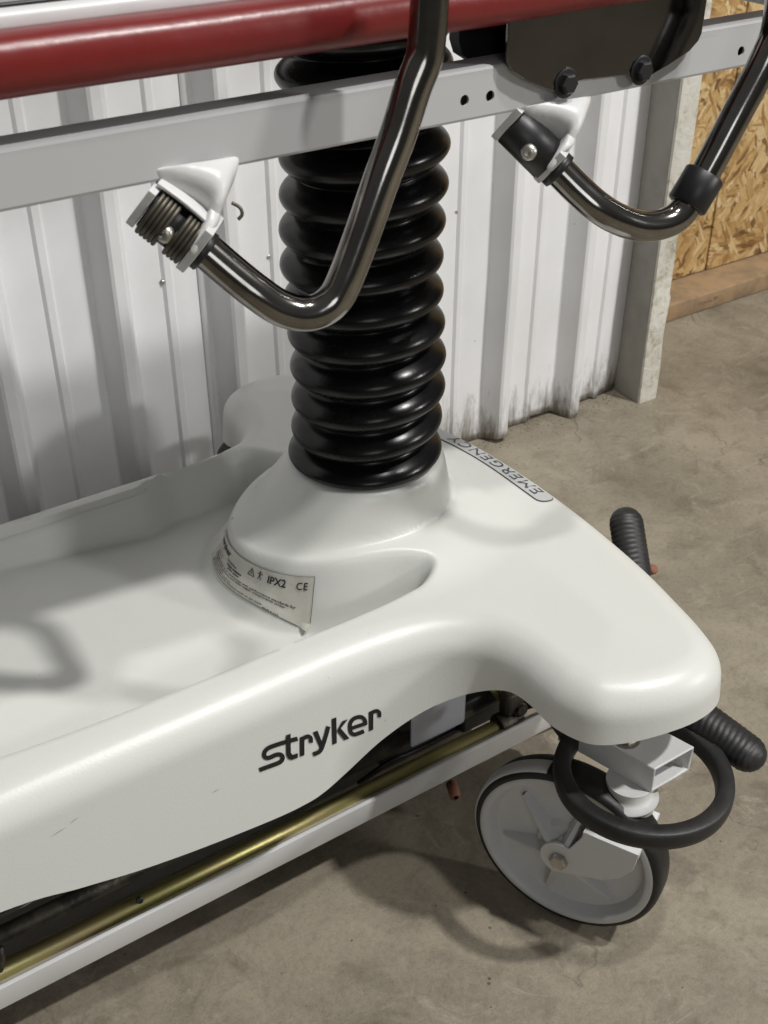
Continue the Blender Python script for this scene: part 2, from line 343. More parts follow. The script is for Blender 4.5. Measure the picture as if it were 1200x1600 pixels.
# end post
post = thing('wall_end_post', 'upright post ending the ribbed wall, grey side and flaking white edge', 'post', (1.475, 1.45, 0))
obj('post_board', *box(1.4495, 1.482, 1.3325, 1.66, 0, 1.5, .002), POSTS, post)
ft = []
zs = [0, .06, .13, .20, .2045, .27, .34, .5, .8, 1.5]
V = []; F = []
for i, z in enumerate(zs):
    j = .0025*math.sin(z*37)+.002*math.sin(z*91); e = 0.004 if z == .2045 else 0
    V += [(1.4505+j*.3, 1.3265, z), (1.492+j, 1.3265+e, z), (1.493+j, 1.332, z), (1.493+j, 1.64, z), (1.4825, 1.64, z), (1.4825, 1.332, z), (1.4505, 1.332, z)]
for i in range(len(zs)-1):
    for k in range(7): k2 = (k+1) % 7; F.append((i*7+k, i*7+k2, (i+1)*7+k2, (i+1)*7+k))
F.append(tuple(range(7))[::-1]); F.append(tuple((len(zs)-1)*7+k for k in range(7)))
obj('post_facing', V, F, PLAS, post, True, 30)
# osb wall
osbw = thing('strand_board_wall', 'tan strand board wall past the white post, standing on a timber plate', 'wall', (2.2, 1.64, 0))
obj('board', *box(1.44, 1.944, 1.642, 1.654, .0405, 1.5, .001), OSB, osbw)
obj('board', *box(1.9485, 3.3, 1.6405, 1.6525, .0405, 1.5, .001), OSB, osbw)
obj('sole_plate', *box(1.50, 3.3, 1.552, 1.66, 0, .038, .003), LUM, osbw)
def scr(pts):
    P = catmull([(1.838+a*.011, .0145+b_*.0095) for a, b_ in pts], 5); n = len(P); V = []
    for i in range(n):
        V += [(P[i][0], 1.5514, P[i][1]-.0007), (P[i][0], 1.5514, P[i][1]+.0007)]
    return V, [(2*i, 2*i+2, 2*i+3, 2*i+1) for i in range(n-1)]
obj('pencil_scribble', *merge(scr([(0, .2), (.4, 1), (.7, .1), (1.1, .9), (1.2, 0), (1.6, .7), (1.9, .1)]), scr([(2.2, .1), (2.5, .9), (2.6, .2), (3.0, .6), (3.2, .1), (3.5, .7)]), scr([(3.9, 0), (4.1, 1.3), (4.2, .3), (4.7, .6), (4.8, 1.2)]), scr([(3.8, .8), (4.9, .9)])), GRIT0, osbw, False)
# loose grit along the wall foot and over the floor
V = []; F = []
def pebble(x, y, s):
    b = len(V); k = 6
    for i in range(k):
        a = 2*math.pi*i/k+random.random(); V.append((x+s*math.cos(a)*random.uniform(.5, 1.2), y+s*math.sin(a)*random.uniform(.4, 1), .0002))
    V.append((x, y, s*random.uniform(.25, .6)))
    for i in range(k): F.append((b+i, b+(i+1) % k, b+k))
for i in range(900):
    x = random.uniform(.3, 1.5); y = 1.385-abs(random.gauss(0, .028)); pebble(x, y, random.uniform(.0006, .0022))
for i in range(260):
    x = random.uniform(1.3, 2.6); y = random.uniform(1.0, 1.55); pebble(x, y, random.uniform(.0006, .002))
for i in range(160):
    x = random.uniform(.1, 1.6); y = random.uniform(.35, 1.3); pebble(x, y, random.uniform(.0005, .0016))
GRIT = mat('dark_grit', (.06, .048, .036), .9, var=1, vscale=50, vcol=(.25, .21, .16))
tag(obj('floor_grit', V, F, GRIT, smooth=False), 'fine dark grit and crumbs scattered on the concrete, thickest along the wall', 'grit', kind='stuff')

# ------------------------------------------------------------------ stretcher
ST = thing('hospital_stretcher', 'white hospital stretcher with a black bellows column on a moulded base', 'stretcher', (.562, .872, 0))
ZT = .345; RF = .034
OUT = [(-.55, .685, .262), (-.3, .685, .262), (-.1, .685, .256), (.08, .685, .245), (.15, .685, .230), (.2, .685, .219), (.26, .685, .210), (.33, .685, .203), (.365, .685, .2025), (.385, .685, .206), (.41, .685, .216), (.45, .683, .236), (.49, .677, .252), (.52, .665, .264), (.542, .645, .277), (.552, .615, .293), (.553, .585, .298), (.556, .557, .293), (.57, .527, .290), (.595, .508, .292), (.63, .494, .296), (.665, .489, .297), (.695, .495, .296), (.718, .515, .293), (.731, .545, .289), (.742, .59, .284), (.753, .645, .27), (.762, .72, .27), (.766, .785, .27), (.766, .86, .27), (.761, .93, .27), (.750, .99, .27), (.737, 1.06, .27), (.718, 1.13, .27), (.695, 1.19, .27), (.663, 1.218, .27), (.625, 1.226, .27), (.588, 1.221, .272), (.562, 1.204, .276), (.551, 1.175, .284), (.549, 1.145, .29), (.538, 1.113, .29), (.512, 1.091, .28), (.47, 1.082, .26), (.42, 1.08, .24), (.36, 1.08, .21), (.2, 1.08, .22), (.08, 1.08, .245), (-.1, 1.08, .256), (-.3, 1.08, .262), (-.55, 1.08, .262)]
OC = catmull(OUT+[(-.58, 1.05, .262), (-.59, .88, .262), (-.58, .715, .262)], 7, closed=True)
OXY = OC[:, :2]
def seg_sdf(P):
    P = np.atleast_2d(P); A = OXY; B = np.roll(OXY, -1, 0); out = np.full(len(P), 9.)
    for a, b_ in zip(A, B):
        d = b_-a; L = d@d
        if L < 1e-12: continue
        t = np.clip(((P-a)@d)/L, 0, 1); q = P-(a+t[:, None]*d); out = np.minimum(out, np.sqrt((q**2).sum(1)))
    ins = np.zeros(len(P), bool)
    for a, b_ in zip(A, B):
        c = (a[1] > P[:, 1]) != (b_[1] > P[:, 1])
        with np.errstate(divide='ignore', invalid='ignore'): xx = (b_[0]-a[0])*(P[:, 1]-a[1])/(b_[1]-a[1])+a[0]
        ins ^= c & (P[:, 0] < xx)
    return np.where(ins, out, -out)
def ss(x, a, b): t = np.clip((x-a)/(b-a), 0, 1); return t*t*(3-2*t)
BX, BY = .562, .872
def smin(a, b, k): h = np.clip(.5+.5*(b-a)/k, 0, 1); return b*(1-h)+a*h-k*h*(1-h)
def smax(a, b, k): return -smin(-a, -b, k)
TH_ = [0, 40, 70, 90, 104, 120, 135, 150, 165, 180, 195, 207, 222, 236, 255, 270, 290, 320, 360]
RT_ = [.19, .19, .150, .132, .129, .132, .139, .147, .150, .140, .133, .127, .117, .108, .104, .117, .165, .19, .19]
RFOOT = [.090, .090, .094, .100, .106, .112, .117, .119, .118, .115, .112, .107, .098, .092, .088, .087, .087, .088, .090]
def smooth_table(T):
    a = np.arange(-360, 720); v = np.interp(a % 360, TH_, T); k = np.exp(-.5*(np.arange(-36, 37)/11.)**2); k /= k.sum()
    return np.convolve(v, k, 'same')[360:721]
RT_S, RF_S = smooth_table(RT_), smooth_table(RFOOT)
def polar(x, y):
    a = np.degrees(np.arctan2(y-BY, x-BX)) % 360; r = np.sqrt((x-BX)**2+(y-BY)**2)
    g = np.arange(361); return r, np.interp(a, g, RT_S), np.interp(a, g, RF_S)
def mound(x, y):
    r, rt_, rf = polar(x, y); t = (r-.0800)/(rf-.0800); t = .12*np.log1p(np.exp(np.clip(t/.12, -30, 60)))
    return np.maximum(.4185-.050*t, .1)
def rbox(x, y, x0, x1, y0, y1, r):
    qx = np.abs(x-(x0+x1)/2)-(x1-x0)/2+r; qy = np.abs(y-(y0+y1)/2)-(y1-y0)/2+r
    return np.sqrt(np.maximum(qx, 0)**2+np.maximum(qy, 0)**2)+np.minimum(np.maximum(qx, qy), 0)-r
def stad(x, y, ax, ay, bx, by, r):
    dx, dy = bx-ax, by-ay; t = np.clip(((x-ax)*dx+(y-ay)*dy)/(dx*dx+dy*dy), 0, 1); return np.sqrt((x-ax-t*dx)**2+(y-ay-t*dy)**2)-r
def hood_z(P, d=None):
    P = np.atleast_2d(P); x, y = P[:, 0], P[:, 1]
    if d is None: d = seg_sdf(P)
    d = d*(1+.9*ss(y, .95, 1.05)*(1-ss(x, .46, .56)))   # the far edge is turned more tightly
    dd = np.clip(RF-d, 0, RF); z = ZT-(RF-np.sqrt(np.maximum(RF*RF-dd*dd, 0)))
    z = z+.006*ss(x, .36, .52)*ss(d, .02, .13)+.021*(1-ss(np.sqrt((x-.570)**2+(y-.872)**2), .085, .165))*ss(d, .0, .03)
    nearc = .735+.028*ss(-x, -.25, .15)  # rim band widens towards the foot end
    tray = rbox(x, y, -.50, .566, .735, 1.045+.024*ss(x, .375, .43), .040)+np.where(y < .85, (nearc-.735), 0)
    farcut = (x-.552)*.9+(y-1.0)*.45; tray = np.where(y > .93, smax(tray, farcut, .03), tray)
    r, rt_, rf = polar(x, y); sd = smax(tray, rt_-r, .012)
    soft = ss(x, .37, .46)
    w = 1-ss(sd, -.011-.013*soft, .003+.0035*soft)
    step = (1-ss(tray-.0065, -.0015, .0015))*(1-ss(x, .385, .405))*(y > .9)
    z = z-.0075*step*(1-w)
    zf = np.interp(x, [-.5, 0, .10, .22, .37, .45, .52, .58], [.325, .322, .318, .310, .291, .285, .288, .300])
    z = z*(1-w)+zf*w
    m = mound(x, y)
    return smax(z, m, .011)
FAR = np.array([.3])
def hood_n(P, d=FAR, e=.0015):
    P = np.atleast_2d(P); gx = (hood_z(P+[e, 0], d)-hood_z(P-[e, 0], d))/(2*e); gy = (hood_z(P+[0, e], d)-hood_z(P-[0, e], d))/(2*e)
    n = np.stack([-gx, -gy, np.ones(len(P))], 1); return n/np.linalg.norm(n, axis=1)[:, None]
# outline normals (inward)
T = np.roll(OXY, -1, 0)-np.roll(OXY, 1, 0); T /= np.linalg.norm(T, axis=1)[:, None]; NI = np.stack([-T[:, 1], T[:, 0]], 1)
area = .5*np.sum(OXY[:, 0]*np.roll(OXY[:, 1], -1)-np.roll(OXY[:, 0], -1)*OXY[:, 1])
if area < 0: NI = -NI
def build_hood():
    N = len(OXY); offs = [0, .0006, .002, .0045, .008, .0125, .017, .021]
    pts = []; zz = []
    for o in offs:
        ring = OXY+NI*o; pts.append(ring)
    ringpts = np.concatenate(pts)
    gx = np.concatenate([np.arange(-.55, .0, .02), np.arange(.0, .30, .008), np.arange(.30, .76, .0042)])
    g = []
    for i, x in enumerate(gx):
        st = .02 if x < 0 else (.008 if x < .3 else .0042)
        g += [(x, y) for y in np.arange(.49+(i % 2)*st*.5, 1.23, st)]
    g = [p for p in g if not (.39 < p[0] < .64 and .728 < p[1] < 1.082)]
    for i, x in enumerate(np.arange(.391, .640, .0027)): g += [(x, y) for y in np.arange(.7285+(i % 2)*.00135, 1.0815, .0027)]
    g = np.array(g); nc = .735+.028*ss(-g[:, 0], -.25, .15)
    near_ = (np.abs(g[:, 1]-nc-.0065) < .0165) | (np.abs(g[:, 1]-1.043-.024*ss(g[:, 0], .375, .43)) < .0215)
    g = g[~((g[:, 0] < .388) & near_)]
    d = seg_sdf(g); g = g[d > .0265]
    allp = [tuple(p) for p in ringpts]+[tuple(p) for p in g]
    ed = [(i, (i+1) % N) for i in range(N)]
    xs = np.concatenate([np.arange(-.5, 0, .02), np.arange(0, .392, .006)])
    def line(f):      # constrained mesh lines that follow the tray walls
        P = np.array([(x, f(x)) for x in xs]); dl = seg_sdf(P); last = None
        for p, q in zip(P, dl):
            if q > .0235:
                allp.append(tuple(p)); k = len(allp)-1
                if last is not None: ed.append((last, k))
                last = k
            else: last = None
    for o in (-.008, -.0035, -.001, .0015, .0035, .0055, .0075, .0095, .012, .016, .021): line(lambda x: float(.735+.028*ss(-x, -.25, .15))+o)
    for o in (-.020, -.016, -.012, -.0095, -.0075, -.0055, -.0035, -.0015, .0005, .003, .0048, .0058, .0068, .0080): line(lambda x: 1.045+o+.024*float(ss(x, .375, .43)))
    vs = [Vector(p) for p in allp]
    v2, e2, f2, *_ = delaunay_2d_cdt(vs, ed, [], 1, 1e-6)
    P2 = np.array([tuple(v) for v in v2]); dz = seg_sdf(P2); dz = np.maximum(dz, 0); z = hood_z(P2, dz)
    V = [(p[0], p[1], zz) for p, zz in zip(P2, z)]
    # index of ring-0 verts: nearest
    idx = [int(np.argmin(((P2-p)**2).sum(1))) for p in OXY]
    F = []
    for f in f2:
        a, b_, c = (P2[i] for i in f[:3]); cr_ = (b_[0]-a[0])*(c[1]-a[1])-(b_[1]-a[1])*(c[0]-a[0])
        F.append(tuple(f) if cr_ > 0 else tuple(f[::-1]))
    # skirt
    prev = idx; zt = ZT-RF; K = 9
    for k in range(1, K+1):
        t = k/K; cur = []
        for i in range(N):
            zb = OC[i, 2]; z_ = zt+(zb-zt)*t; out = .010*((zt-z_)/.1); p = OXY[i]-NI[i]*out
            cur.append(len(V)); V.append((p[0], p[1], z_))
        for i in range(N): j = (i+1) % N; F.append((prev[i], cur[i], cur[j], prev[j]))
        prev = cur
    for (inn, dz_) in ((.004, -.0008), (.0045, .02), (.006, .05)):
        cur = []
        for i in range(N):
            zb = OC[i, 2]; out = .010*((zt-zb)/.1)-inn; p = OXY[i]-NI[i]*out; cur.append(len(V)); V.append((p[0], p[1], min(zb+dz_, zt+.01)))
        for i in range(N): j = (i+1) % N; F.append((prev[i], cur[i], cur[j], prev[j]))
        prev = cur
    o = obj('base_hood', V, F, HOOD, ST, True, 50)
    if area < 0: o.data.flip_normals()
    return o
hood = build_hood()
def skirt_pt(u, v, lift=.0007):
    """point on the near skirt seen at pixel"""
    y = .683; nr = OXY[(OXY[:, 1] < .70) & (OXY[:, 0] < .53) & (OXY[:, 0] > -.5)]
    for _ in range(8):
        p = at(u, v, y=y); y = float(np.interp(p[0], nr[:, 0], nr[:, 1]))-.010*((ZT-RF-p[2])/.1)-lift
    return at(u, v, y=y)
# --- brand lettering on the near skirt, drawn as broad pen strokes
def ribbon(path, w, conv, n=6):
    P = catmull(path, n) if len(path) > 2 else np.array(path, float)
    T = np.gradient(P, axis=0); T /= np.linalg.norm(T, axis=1)[:, None]; Nn = np.stack([-T[:, 1], T[:, 0]], 1)
    V = [conv(*(p+q*w/2)) for p, q in zip(P, Nn)]+[conv(*(p-q*w/2)) for p, q in zip(P, Nn)]
    n = len(P); return V, [(i, i+1, n+i+1, n+i) for i in range(n-1)]
def poly(pts, conv): return [conv(*p) for p in pts], [tuple(range(len(pts)))]
def conv(x, y, l=.0007):
    return tuple(skirt_pt(390+x*.18333, 1090+y*.18333, l))
W1 = 40
def cv(l): return lambda x, y: conv(x, y, l)
parts = [
    ribbon([(84, 618), (140, 596), (215, 569), (262, 548), (282, 520), (276, 494), (250, 484), (215, 492), (170, 512), (140, 512), (125, 495), (130, 462), (155, 434), (200, 413), (260, 393), (330, 372), (410, 350)], W1-3, cv(.0007)),
    poly([(310, 322), (350, 308), (352, 470), (366, 488), (412, 474), (412, 512), (360, 531), (330, 522), (314, 490)], cv(.0009)),
    poly([(428, 340), (468, 326), (468, 490), (430, 504)], cv(.0007)),
    ribbon([(450, 352), (475, 338), (500, 331), (520, 342), (524, 362), (522, 384)], 34, cv(.0009)),
    poly([(540, 296), (580, 282), (632, 416), (606, 446)], cv(.0007)),
    ribbon([(672, 246), (655, 310), (632, 385), (612, 438), (590, 464), (542, 484)], 36, cv(.0009)),
    poly([(700, 182), (740, 168), (744, 388), (706, 402)], cv(.0007)),
    poly([(790, 202), (840, 184), (778, 262), (852, 348), (808, 364), (744, 284)], cv(.0009)),
    poly([(868, 246), (1002, 200), (1004, 232), (868, 278)], cv(.0009)),
    ribbon([(988, 224), (982, 190), (958, 168), (925, 166), (886, 182), (860, 216), (856, 262), (866, 300), (894, 314), (925, 306), (976, 286)], 34, cv(.0007)),
    poly([(1016, 122), (1056, 108), (1054, 272), (1018, 286)], cv(.0007)),
    ribbon([(1036, 134), (1060, 120), (1085, 114), (1104, 124), (1108, 142), (1106, 166)], 32, cv(.0009)),
]
obj('brand_lettering', *merge(*parts), INK, hood, False)

def text_mesh(s, size=1.0, bold=.0, italic=0, align='LEFT', space=1.0):
    cu = bpy.data.curves.new('txt', 'FONT'); cu.body = s; cu.size = size; cu.offset = bold; cu.shear = italic; cu.align_x = align; cu.space_character = space; cu.resolution_u = 3
    o = bpy.data.objects.new('txt', cu); C.objects.link(o); bpy.context.view_layer.update()
    me = bpy.data.meshes.new_from_object(o.evaluated_get(bpy.context.evaluated_depsgraph_get()))
    V = [tuple(v.co) for v in me.vertices]; F = [tuple(p.vertices) for p in me.polygons]
    bpy.data.objects.remove(o); bpy.data.curves.remove(cu); bpy.data.meshes.remove(me)
    return V, F
# --- rating label wrapped round the pedestal wall
def mz(t, v):  # t: 0..1 along the label (reading direction), v: 0 bottom .. 1 top
    th = R(154)+t*R(59)
    _, q, _ = polar(np.array([BX+math.cos(th)]), np.array([BY+math.sin(th)])); r = q[0]+.0180-.0170*v
    th_d = th
    x = BX+r*math.cos(th_d); y = BY+r*math.sin(th_d)
    return x, y
def lab(t, v, l=.0010):
    x, y = mz(t, v); P = np.array([[x, y]]); z = hood_z(P, FAR)[0]; n = hood_n(P)[0]; return (x+n[0]*l, y+n[1]*l, z+n[2]*l)
nu, nv = 30, 14
V = []; F = []
for j in range(nv+1):
    for i in range(nu+1):
        t, v = i/nu, j/nv
        V.append(lab(t, v))
for j in range(nv):
    for i in range(nu):
        if i+ (nv-j)*0 > nu-2 and j < 2: continue
        a = j*(nu+1)+i; F.append((a, a+1, a+nu+2, a+nu+1))
label = obj('rating_label', V, F, PAPER, hood, True)
LW, LH = .150, .058
def put(s, x, y, size, bold=0, italic=0, space=1.0):
    V, F = text_mesh(s, size, bold, italic, space=space)
    return [lab((x+p[0])/LW, (y+p[1])/LH, .0016) for p in V], F
prt = []
prt.append(put('stryker', .006, .046, .0105, .0003))
prt.append(put('Stretcher', .034, .0405, .0050, .00008))
prt.append(put('Serial No.', .010, .0345, .0040)); prt.append(put('0406 040204', .036, .0345, .0050, .00022))
prt.append(put('Date No.', .010, .0290, .0040)); prt.append(put('JUN 2004', .040, .0290, .0050, .00022))
prt.append(put('IPX2', .096, .0440, .0115, .0003)); prt.append(put('C', .130, .0440, .0105, .0001)); prt.append(put('E', .138, .0440, .0105, .0001))
prt.append(put('This product is in conformity with performance standards for', .008, .0225, .0050, .00010))
prt.append(put('bedding and systems and their major components under', .008, .0178, .0050, .00010))
prt.append(put('Directive 93/42.', .012, .0130, .0042, .00005))
prt.append(put('Do not machine wash by', .010, .0090, .0044, .00005))
prt.append(put('jet. Do not immerse, machine wash or jet wash', .010, .0048, .0046, .00008)); prt.append(put('Made in U.S.', .100, .0012, .0036, .0001))
def lpoly(pts): return [lab(x/LW, y/LH, .0016) for x, y in pts], [tuple(range(len(pts)))]
# warning triangle outline and little standing figure
tx0, ty0 = .070, .0445
for a, b_ in (((0, 0), (.009, 0)), ((.009, 0), (.0045, .0085)), ((.0045, .0085), (0, 0))):
    d = np.array(b_)-np.array(a); d = d/np.linalg.norm(d); n = np.array([-d[1], d[0]])*.0005
    prt.append(lpoly([(tx0+a[0]-n[0], ty0+a[1]-n[1]), (tx0+b_[0]-n[0], ty0+b_[1]-n[1]), (tx0+b_[0]+n[0], ty0+b_[1]+n[1]), (tx0+a[0]+n[0], ty0+a[1]+n[1])]))
prt.append(lpoly([(tx0+.0040, ty0+.0015), (tx0+.0050, ty0+.0015), (tx0+.0050, ty0+.005), (tx0+.0040, ty0+.005)]))
fx = .086
prt.append(lpoly([(fx+.0005*math.cos(a)*2.2, .0527+.0011*math.sin(a)) for a in np.linspace(0, 2*math.pi, 10)[:-1]]))
prt.append(lpoly([(fx-.0009, .0475), (fx+.0009, .0475), (fx+.0009, .0512), (fx-.0009, .0512)]))
prt.append(lpoly([(fx-.0036, .0502), (fx+.0036, .0502), (fx+.0036, .0510), (fx-.0036, .0510)]))
prt.append(lpoly([(fx-.0009, .0478), (fx, .0478), (fx-.0015, .0440), (fx-.0026, .0440)])); prt.append(lpoly([(fx, .0478), (fx+.0009, .0478), (fx+.0026, .0440), (fx+.0015, .0440)]))
for k_ in range(12):
    a_, b_ = k_*.0115, (k_+1)*.0115
    prt.append(lpoly([(a_, 0), (b_, 0), (b_, .0007), (a_, .0007)])); a2, b2 = k_*.0125, (k_+1)*.0125
    prt.append(lpoly([(a2, LH-.0004), (b2, LH-.0004), (b2, LH), (a2, LH)]))
prt.append(lpoly([(LW-.0005, .010), (LW, .010), (LW, LH), (LW-.0005, LH)]))
obj('label_print', *merge(*prt), INK, label, False)
# lifted, curled corner at the lower right of the label
V = []; F = []
for j in range(5):
    for i in range(5):
        t = .93+.07*i/4; v = .14*j/4; p = Vector(lab(t, v)); f = (i/4)*(1-j/4)
        nrm = Vector((*(np.array(mz(t, v))-[BX, BY]), 0)).normalized(); V.append(tuple(p+nrm*(.006*f)+Vector((0, 0, .002*f))))
for j in range(4):
    for i in range(4): F.append((j*5+i, j*5+i+1, (j+1)*5+i+1, (j+1)*5+i))
obj('curled_corner', V, F, PAPER, label)
# --- EMERGENCY strip along the head edge
cum = np.concatenate([[0], np.cumsum(np.linalg.norm(np.diff(OXY, axis=0), axis=1))])
ih = int(np.argmin(((OXY-[.766, .787])**2).sum(1))); s0 = cum[ih]
def edge(s, o, l=.0006):
    s = s+s0; i = int(np.clip(np.searchsorted(cum, s)-1, 0, len(OXY)-2)); t = (s-cum[i])/(cum[i+1]-cum[i])
    p = OXY[i]*(1-t)+OXY[i+1]*t+(NI[i]*(1-t)+NI[i+1]*t)*o; P = p[None]; D = np.array([o]); z = hood_z(P, D)[0]; n = hood_n(P, D)[0]
    sl = (hood_z(P, D+.001)[0]-hood_z(P, D-.001)[0])/.002; ni = NI[i]; n = n+np.array([-ni[0]*sl, -ni[1]*sl, 0]); n /= np.linalg.norm(n)
    return (p[0]+n[0]*l, p[1]+n[1]*l, z+n[2]*l)
SL = .205; o0, o1 = .0185, .0415
def capsule(x0, x1, y0, y1, l, n=8):
    r = (y1-y0)/2; pts = []
    for a in np.linspace(-math.pi/2, math.pi/2, n): pts.append((x1-r+r*math.cos(a), (y0+y1)/2+r*math.sin(a)))
    for a in np.linspace(math.pi/2, 3*math.pi/2, n): pts.append((x0+r+r*math.cos(a), (y0+y1)/2+r*math.sin(a)))
    return pts
def strip(x0, x1, y0, y1, l, nx=60):
    V = []; F = []; r = (y1-y0)/2; ym = (y0+y1)/2
    xs = [x0+r*(1-math.cos(a)) for a in np.linspace(0, math.pi/2, 9)][:-1]+list(np.linspace(x0+r, x1-r, nx))+[x1-r+r*math.sin(a) for a in np.linspace(0, math.pi/2, 9)][1:]
    for x in xs:
        e = max(0, x0+r-x, x-(x1-r)); h = math.sqrt(max(r*r-e*e, 1e-9))
        for k in range(5): V.append(edge(x, ym-h+2*h*k/4, l))
    for i in range(len(xs)-1):
        for k in range(4): F.append((i*5+k, (i+1)*5+k, (i+1)*5+k+1, i*5+k+1))
    return V, F
st_o = obj('emergency_sticker', *strip(-.005, SL, o0, o1, .0006), INKG, hood)
obj('sticker_field', *strip(-.0038, SL-.0012, o0+.0011, o1-.0011, .0010), GREYST, st_o)
V, F = text_mesh('EMERGENCY', .0205, 0, .0, space=1.12)
wd = max(p[0] for p in V); k = .158/wd
obj('sticker_lettering', [edge(.012+p[0]*k, o0+.0035+p[1], .0014) for p in V], F, INKG, st_o, False)
# scuffs on the skirt
SCUFF = mat('grey_scuff', (.30, .27, .22), .7)
for (u0, v0, u1, v1) in ((78, 1309, 104, 1292), (108, 1288, 124, 1276), (30, 1420, 52, 1408), (512, 1058, 515, 1061), (330, 1240, 344, 1232), (600, 1128, 604, 1124)):
    a_, b_, m_ = skirt_pt(u0, v0, .0004), skirt_pt(u1, v1, .0004), skirt_pt((u0+u1)/2, (v0+v1)/2-.8, .0004); n_ = skirt_pt((u0+u1)/2, (v0+v1)/2+.2, .0004)
    obj('scuff_mark', [tuple(a_), tuple(n_), tuple(b_), tuple(m_)], [(0, 1, 2, 3)], SCUFF, hood, False)

# --- bellows
ZB = [.4255, .4580]+[.4925+.0338*k for k in range(12)]
prof = []
def zz_tilt(a, z): return z
BR = []
for k, zc in enumerate(ZB):
    nxt = ZB[k+1] if k+1 < len(ZB) else zc+.034
    pit = (nxt-zc) if k < len(ZB)-1 else .034
    ro = .0758 if k else .0785
    hh = pit*.5
    lo = (zc-ZB[k-1])*.5 if k else .012
    # convex lobe, tight valley
    for a in np.linspace(-1, 1, 15):
        e = abs(a); r = .0595+(ro-.0595)*(1-e**2.0); z = zc+(hh if a > 0 else lo)*a*.97
        BR.append((r, z, k))
BR = [(.060, .4120, 0)]+BR
n = 96; V = []; F = []; m = len(BR)
for j in range(n):
    a = 2*math.pi*j/n
    for (r, z, k) in BR:
        tz = (.0048*math.cos(a+R(34))+.0012*math.sin(a*1+.9*k))*min(1, (z-.412)/.03)
        wr = 1+.004*math.sin(a*2+k*1.3)+.002*math.sin(a*3+k*2.1)
        V.append((BX+r*wr*math.cos(a)+.002*math.sin(k*.7), BY+r*wr*math.sin(a)+.002*math.cos(k*1.1), z+tz))
for j in range(n):
    j2 = (j+1) % n
    for i in range(m-1): F.append((j*m+i, j2*m+i, j2*m+i+1, j*m+i+1))
obj('bellows', V, F, RUB, ST, True, None)

# --- upper frame rail (square tube with drilled holes)
RY = .70; RZ0, RZ1 = .7945, .8320
def rail(y, y2, holes_px, name, x0, x1, zz0=RZ0, zz1=RZ1, m=RAILM, lab_=None):
    hs = []
    for (u, v, r) in holes_px: p = at(u, v, y=y); hs.append(circ(p[0], p[2], r, 18))
    b = .0025
    pf = plate([(x0, zz0+b), (x1, zz0+b), (x1, zz1-b), (x0, zz1-b)], hs, .002)
    pf = ([(p[0], y+p[2], p[1]) for p in pf[0]], [f[::-1] for f in pf[1]])
    # rest of tube as open U with rounded front corners
    sec = [(y, zz1-b), (y+b*.3, zz1-b*.3), (y+b, zz1), (y2-b, zz1), (y2, zz1-b), (y2, zz0+b), (y2-b, zz0), (y+b, zz0), (y+b*.3, zz0+b*.3), (y, zz0+b)]
    V = [(x0, a, c) for a, c in sec]+[(x1, a, c) for a, c in sec]; k = len(sec)
    F = [(i, i+k, i+1+k, i+1) for i in range(k-1)]
    inner = [(p[0], y+.002+(y2-y-.004)*(1 if abs(p[1]-y2) < .01 else 0), p[2]) for p in V]
    sec2 = [(y+.002, zz1-b), (y2-.002, zz1-.003), (y2-.002, zz0+.003), (y+.002, zz0+b)]
    V2 = [(x0, a, c) for a, c in sec2]+[(x1, a, c) for a, c in sec2]; F2 = [(i, i+1, i+5, i+4) for i in range(3)]
    return obj(name, *merge(pf, (V, F), (V2, F2)), m, ST, True, 40, lab_)
rail(RY, RY+.028, [(726, 157, .0040), (766, 150, .0040), (1158, 80, .0040)], 'frame_rail', -.5, 1.08)
rail(1.022, 1.05, [], 'frame_rail', -.5, 1.08)
for x in (-.45, 1.04): obj('cross_rail', *box(x, x+.03, RY+.0285, 1.0215, RZ0+.004, RZ1-.004, .002), RAILM, ST)
# lift head under the deck
obj('lift_head', *xf(lathe([(0, .0), (.06, 0), (.062, .002), (.062, .028), (0, .028)], 40), Matrix.Translation((BX, BY, .868))), DARKP, ST)

# --- red side bar
V, F = [], []
sec = []
cy_, cz_ = .7055, .8765
for k in range(28):
    a = 2*math.pi*k/28; c, s = math.cos(a), math.sin(a); sec.append((cy_+.0185*math.copysign(abs(c)**.8, c), cz_+.0180*math.copysign(abs(s)**.8, s)))
xs = np.arange(-.5, 1.071, .03)
for i, x in enumerate(xs):
    for (y, z) in sec: V.append((x, y+.0003*math.sin(x*40), z+.0003*math.sin(x*31)))
for i in range(len(xs)-1):
    for k in range(28): k2 = (k+1) % 28; F.append((i*28+k, (i+1)*28+k, (i+1)*28+k2, i*28+k2))
F.append(tuple(range(28))); F.append(tuple(((len(xs)-1)*28+k) for k in range(28))[::-1])
redbar = obj('side_bar', V, F, RED, ST, True, 60, 'dark red bar along the edge of the deck')
obj('edge_trim', *box(-.5, 1.06, .7155, .733, .8915, .9020, .003), WHITE, ST, label='white trim strip above the red bar')
obj('dark_gap_strip', *box(-.5, 1.06, .7335, .7385, .893, .9035, .001), BLK, ST)  # dark of the gap above the trim, put in as a black strip
obj('deck_plate', *box(-.5, 1.06, .734, 1.035, .878, .896, .003), DARKP, ST)
obj('side_bar', *xf((V, F), Matrix.Translation((0, .342, 0))), RED, ST, True, 60)
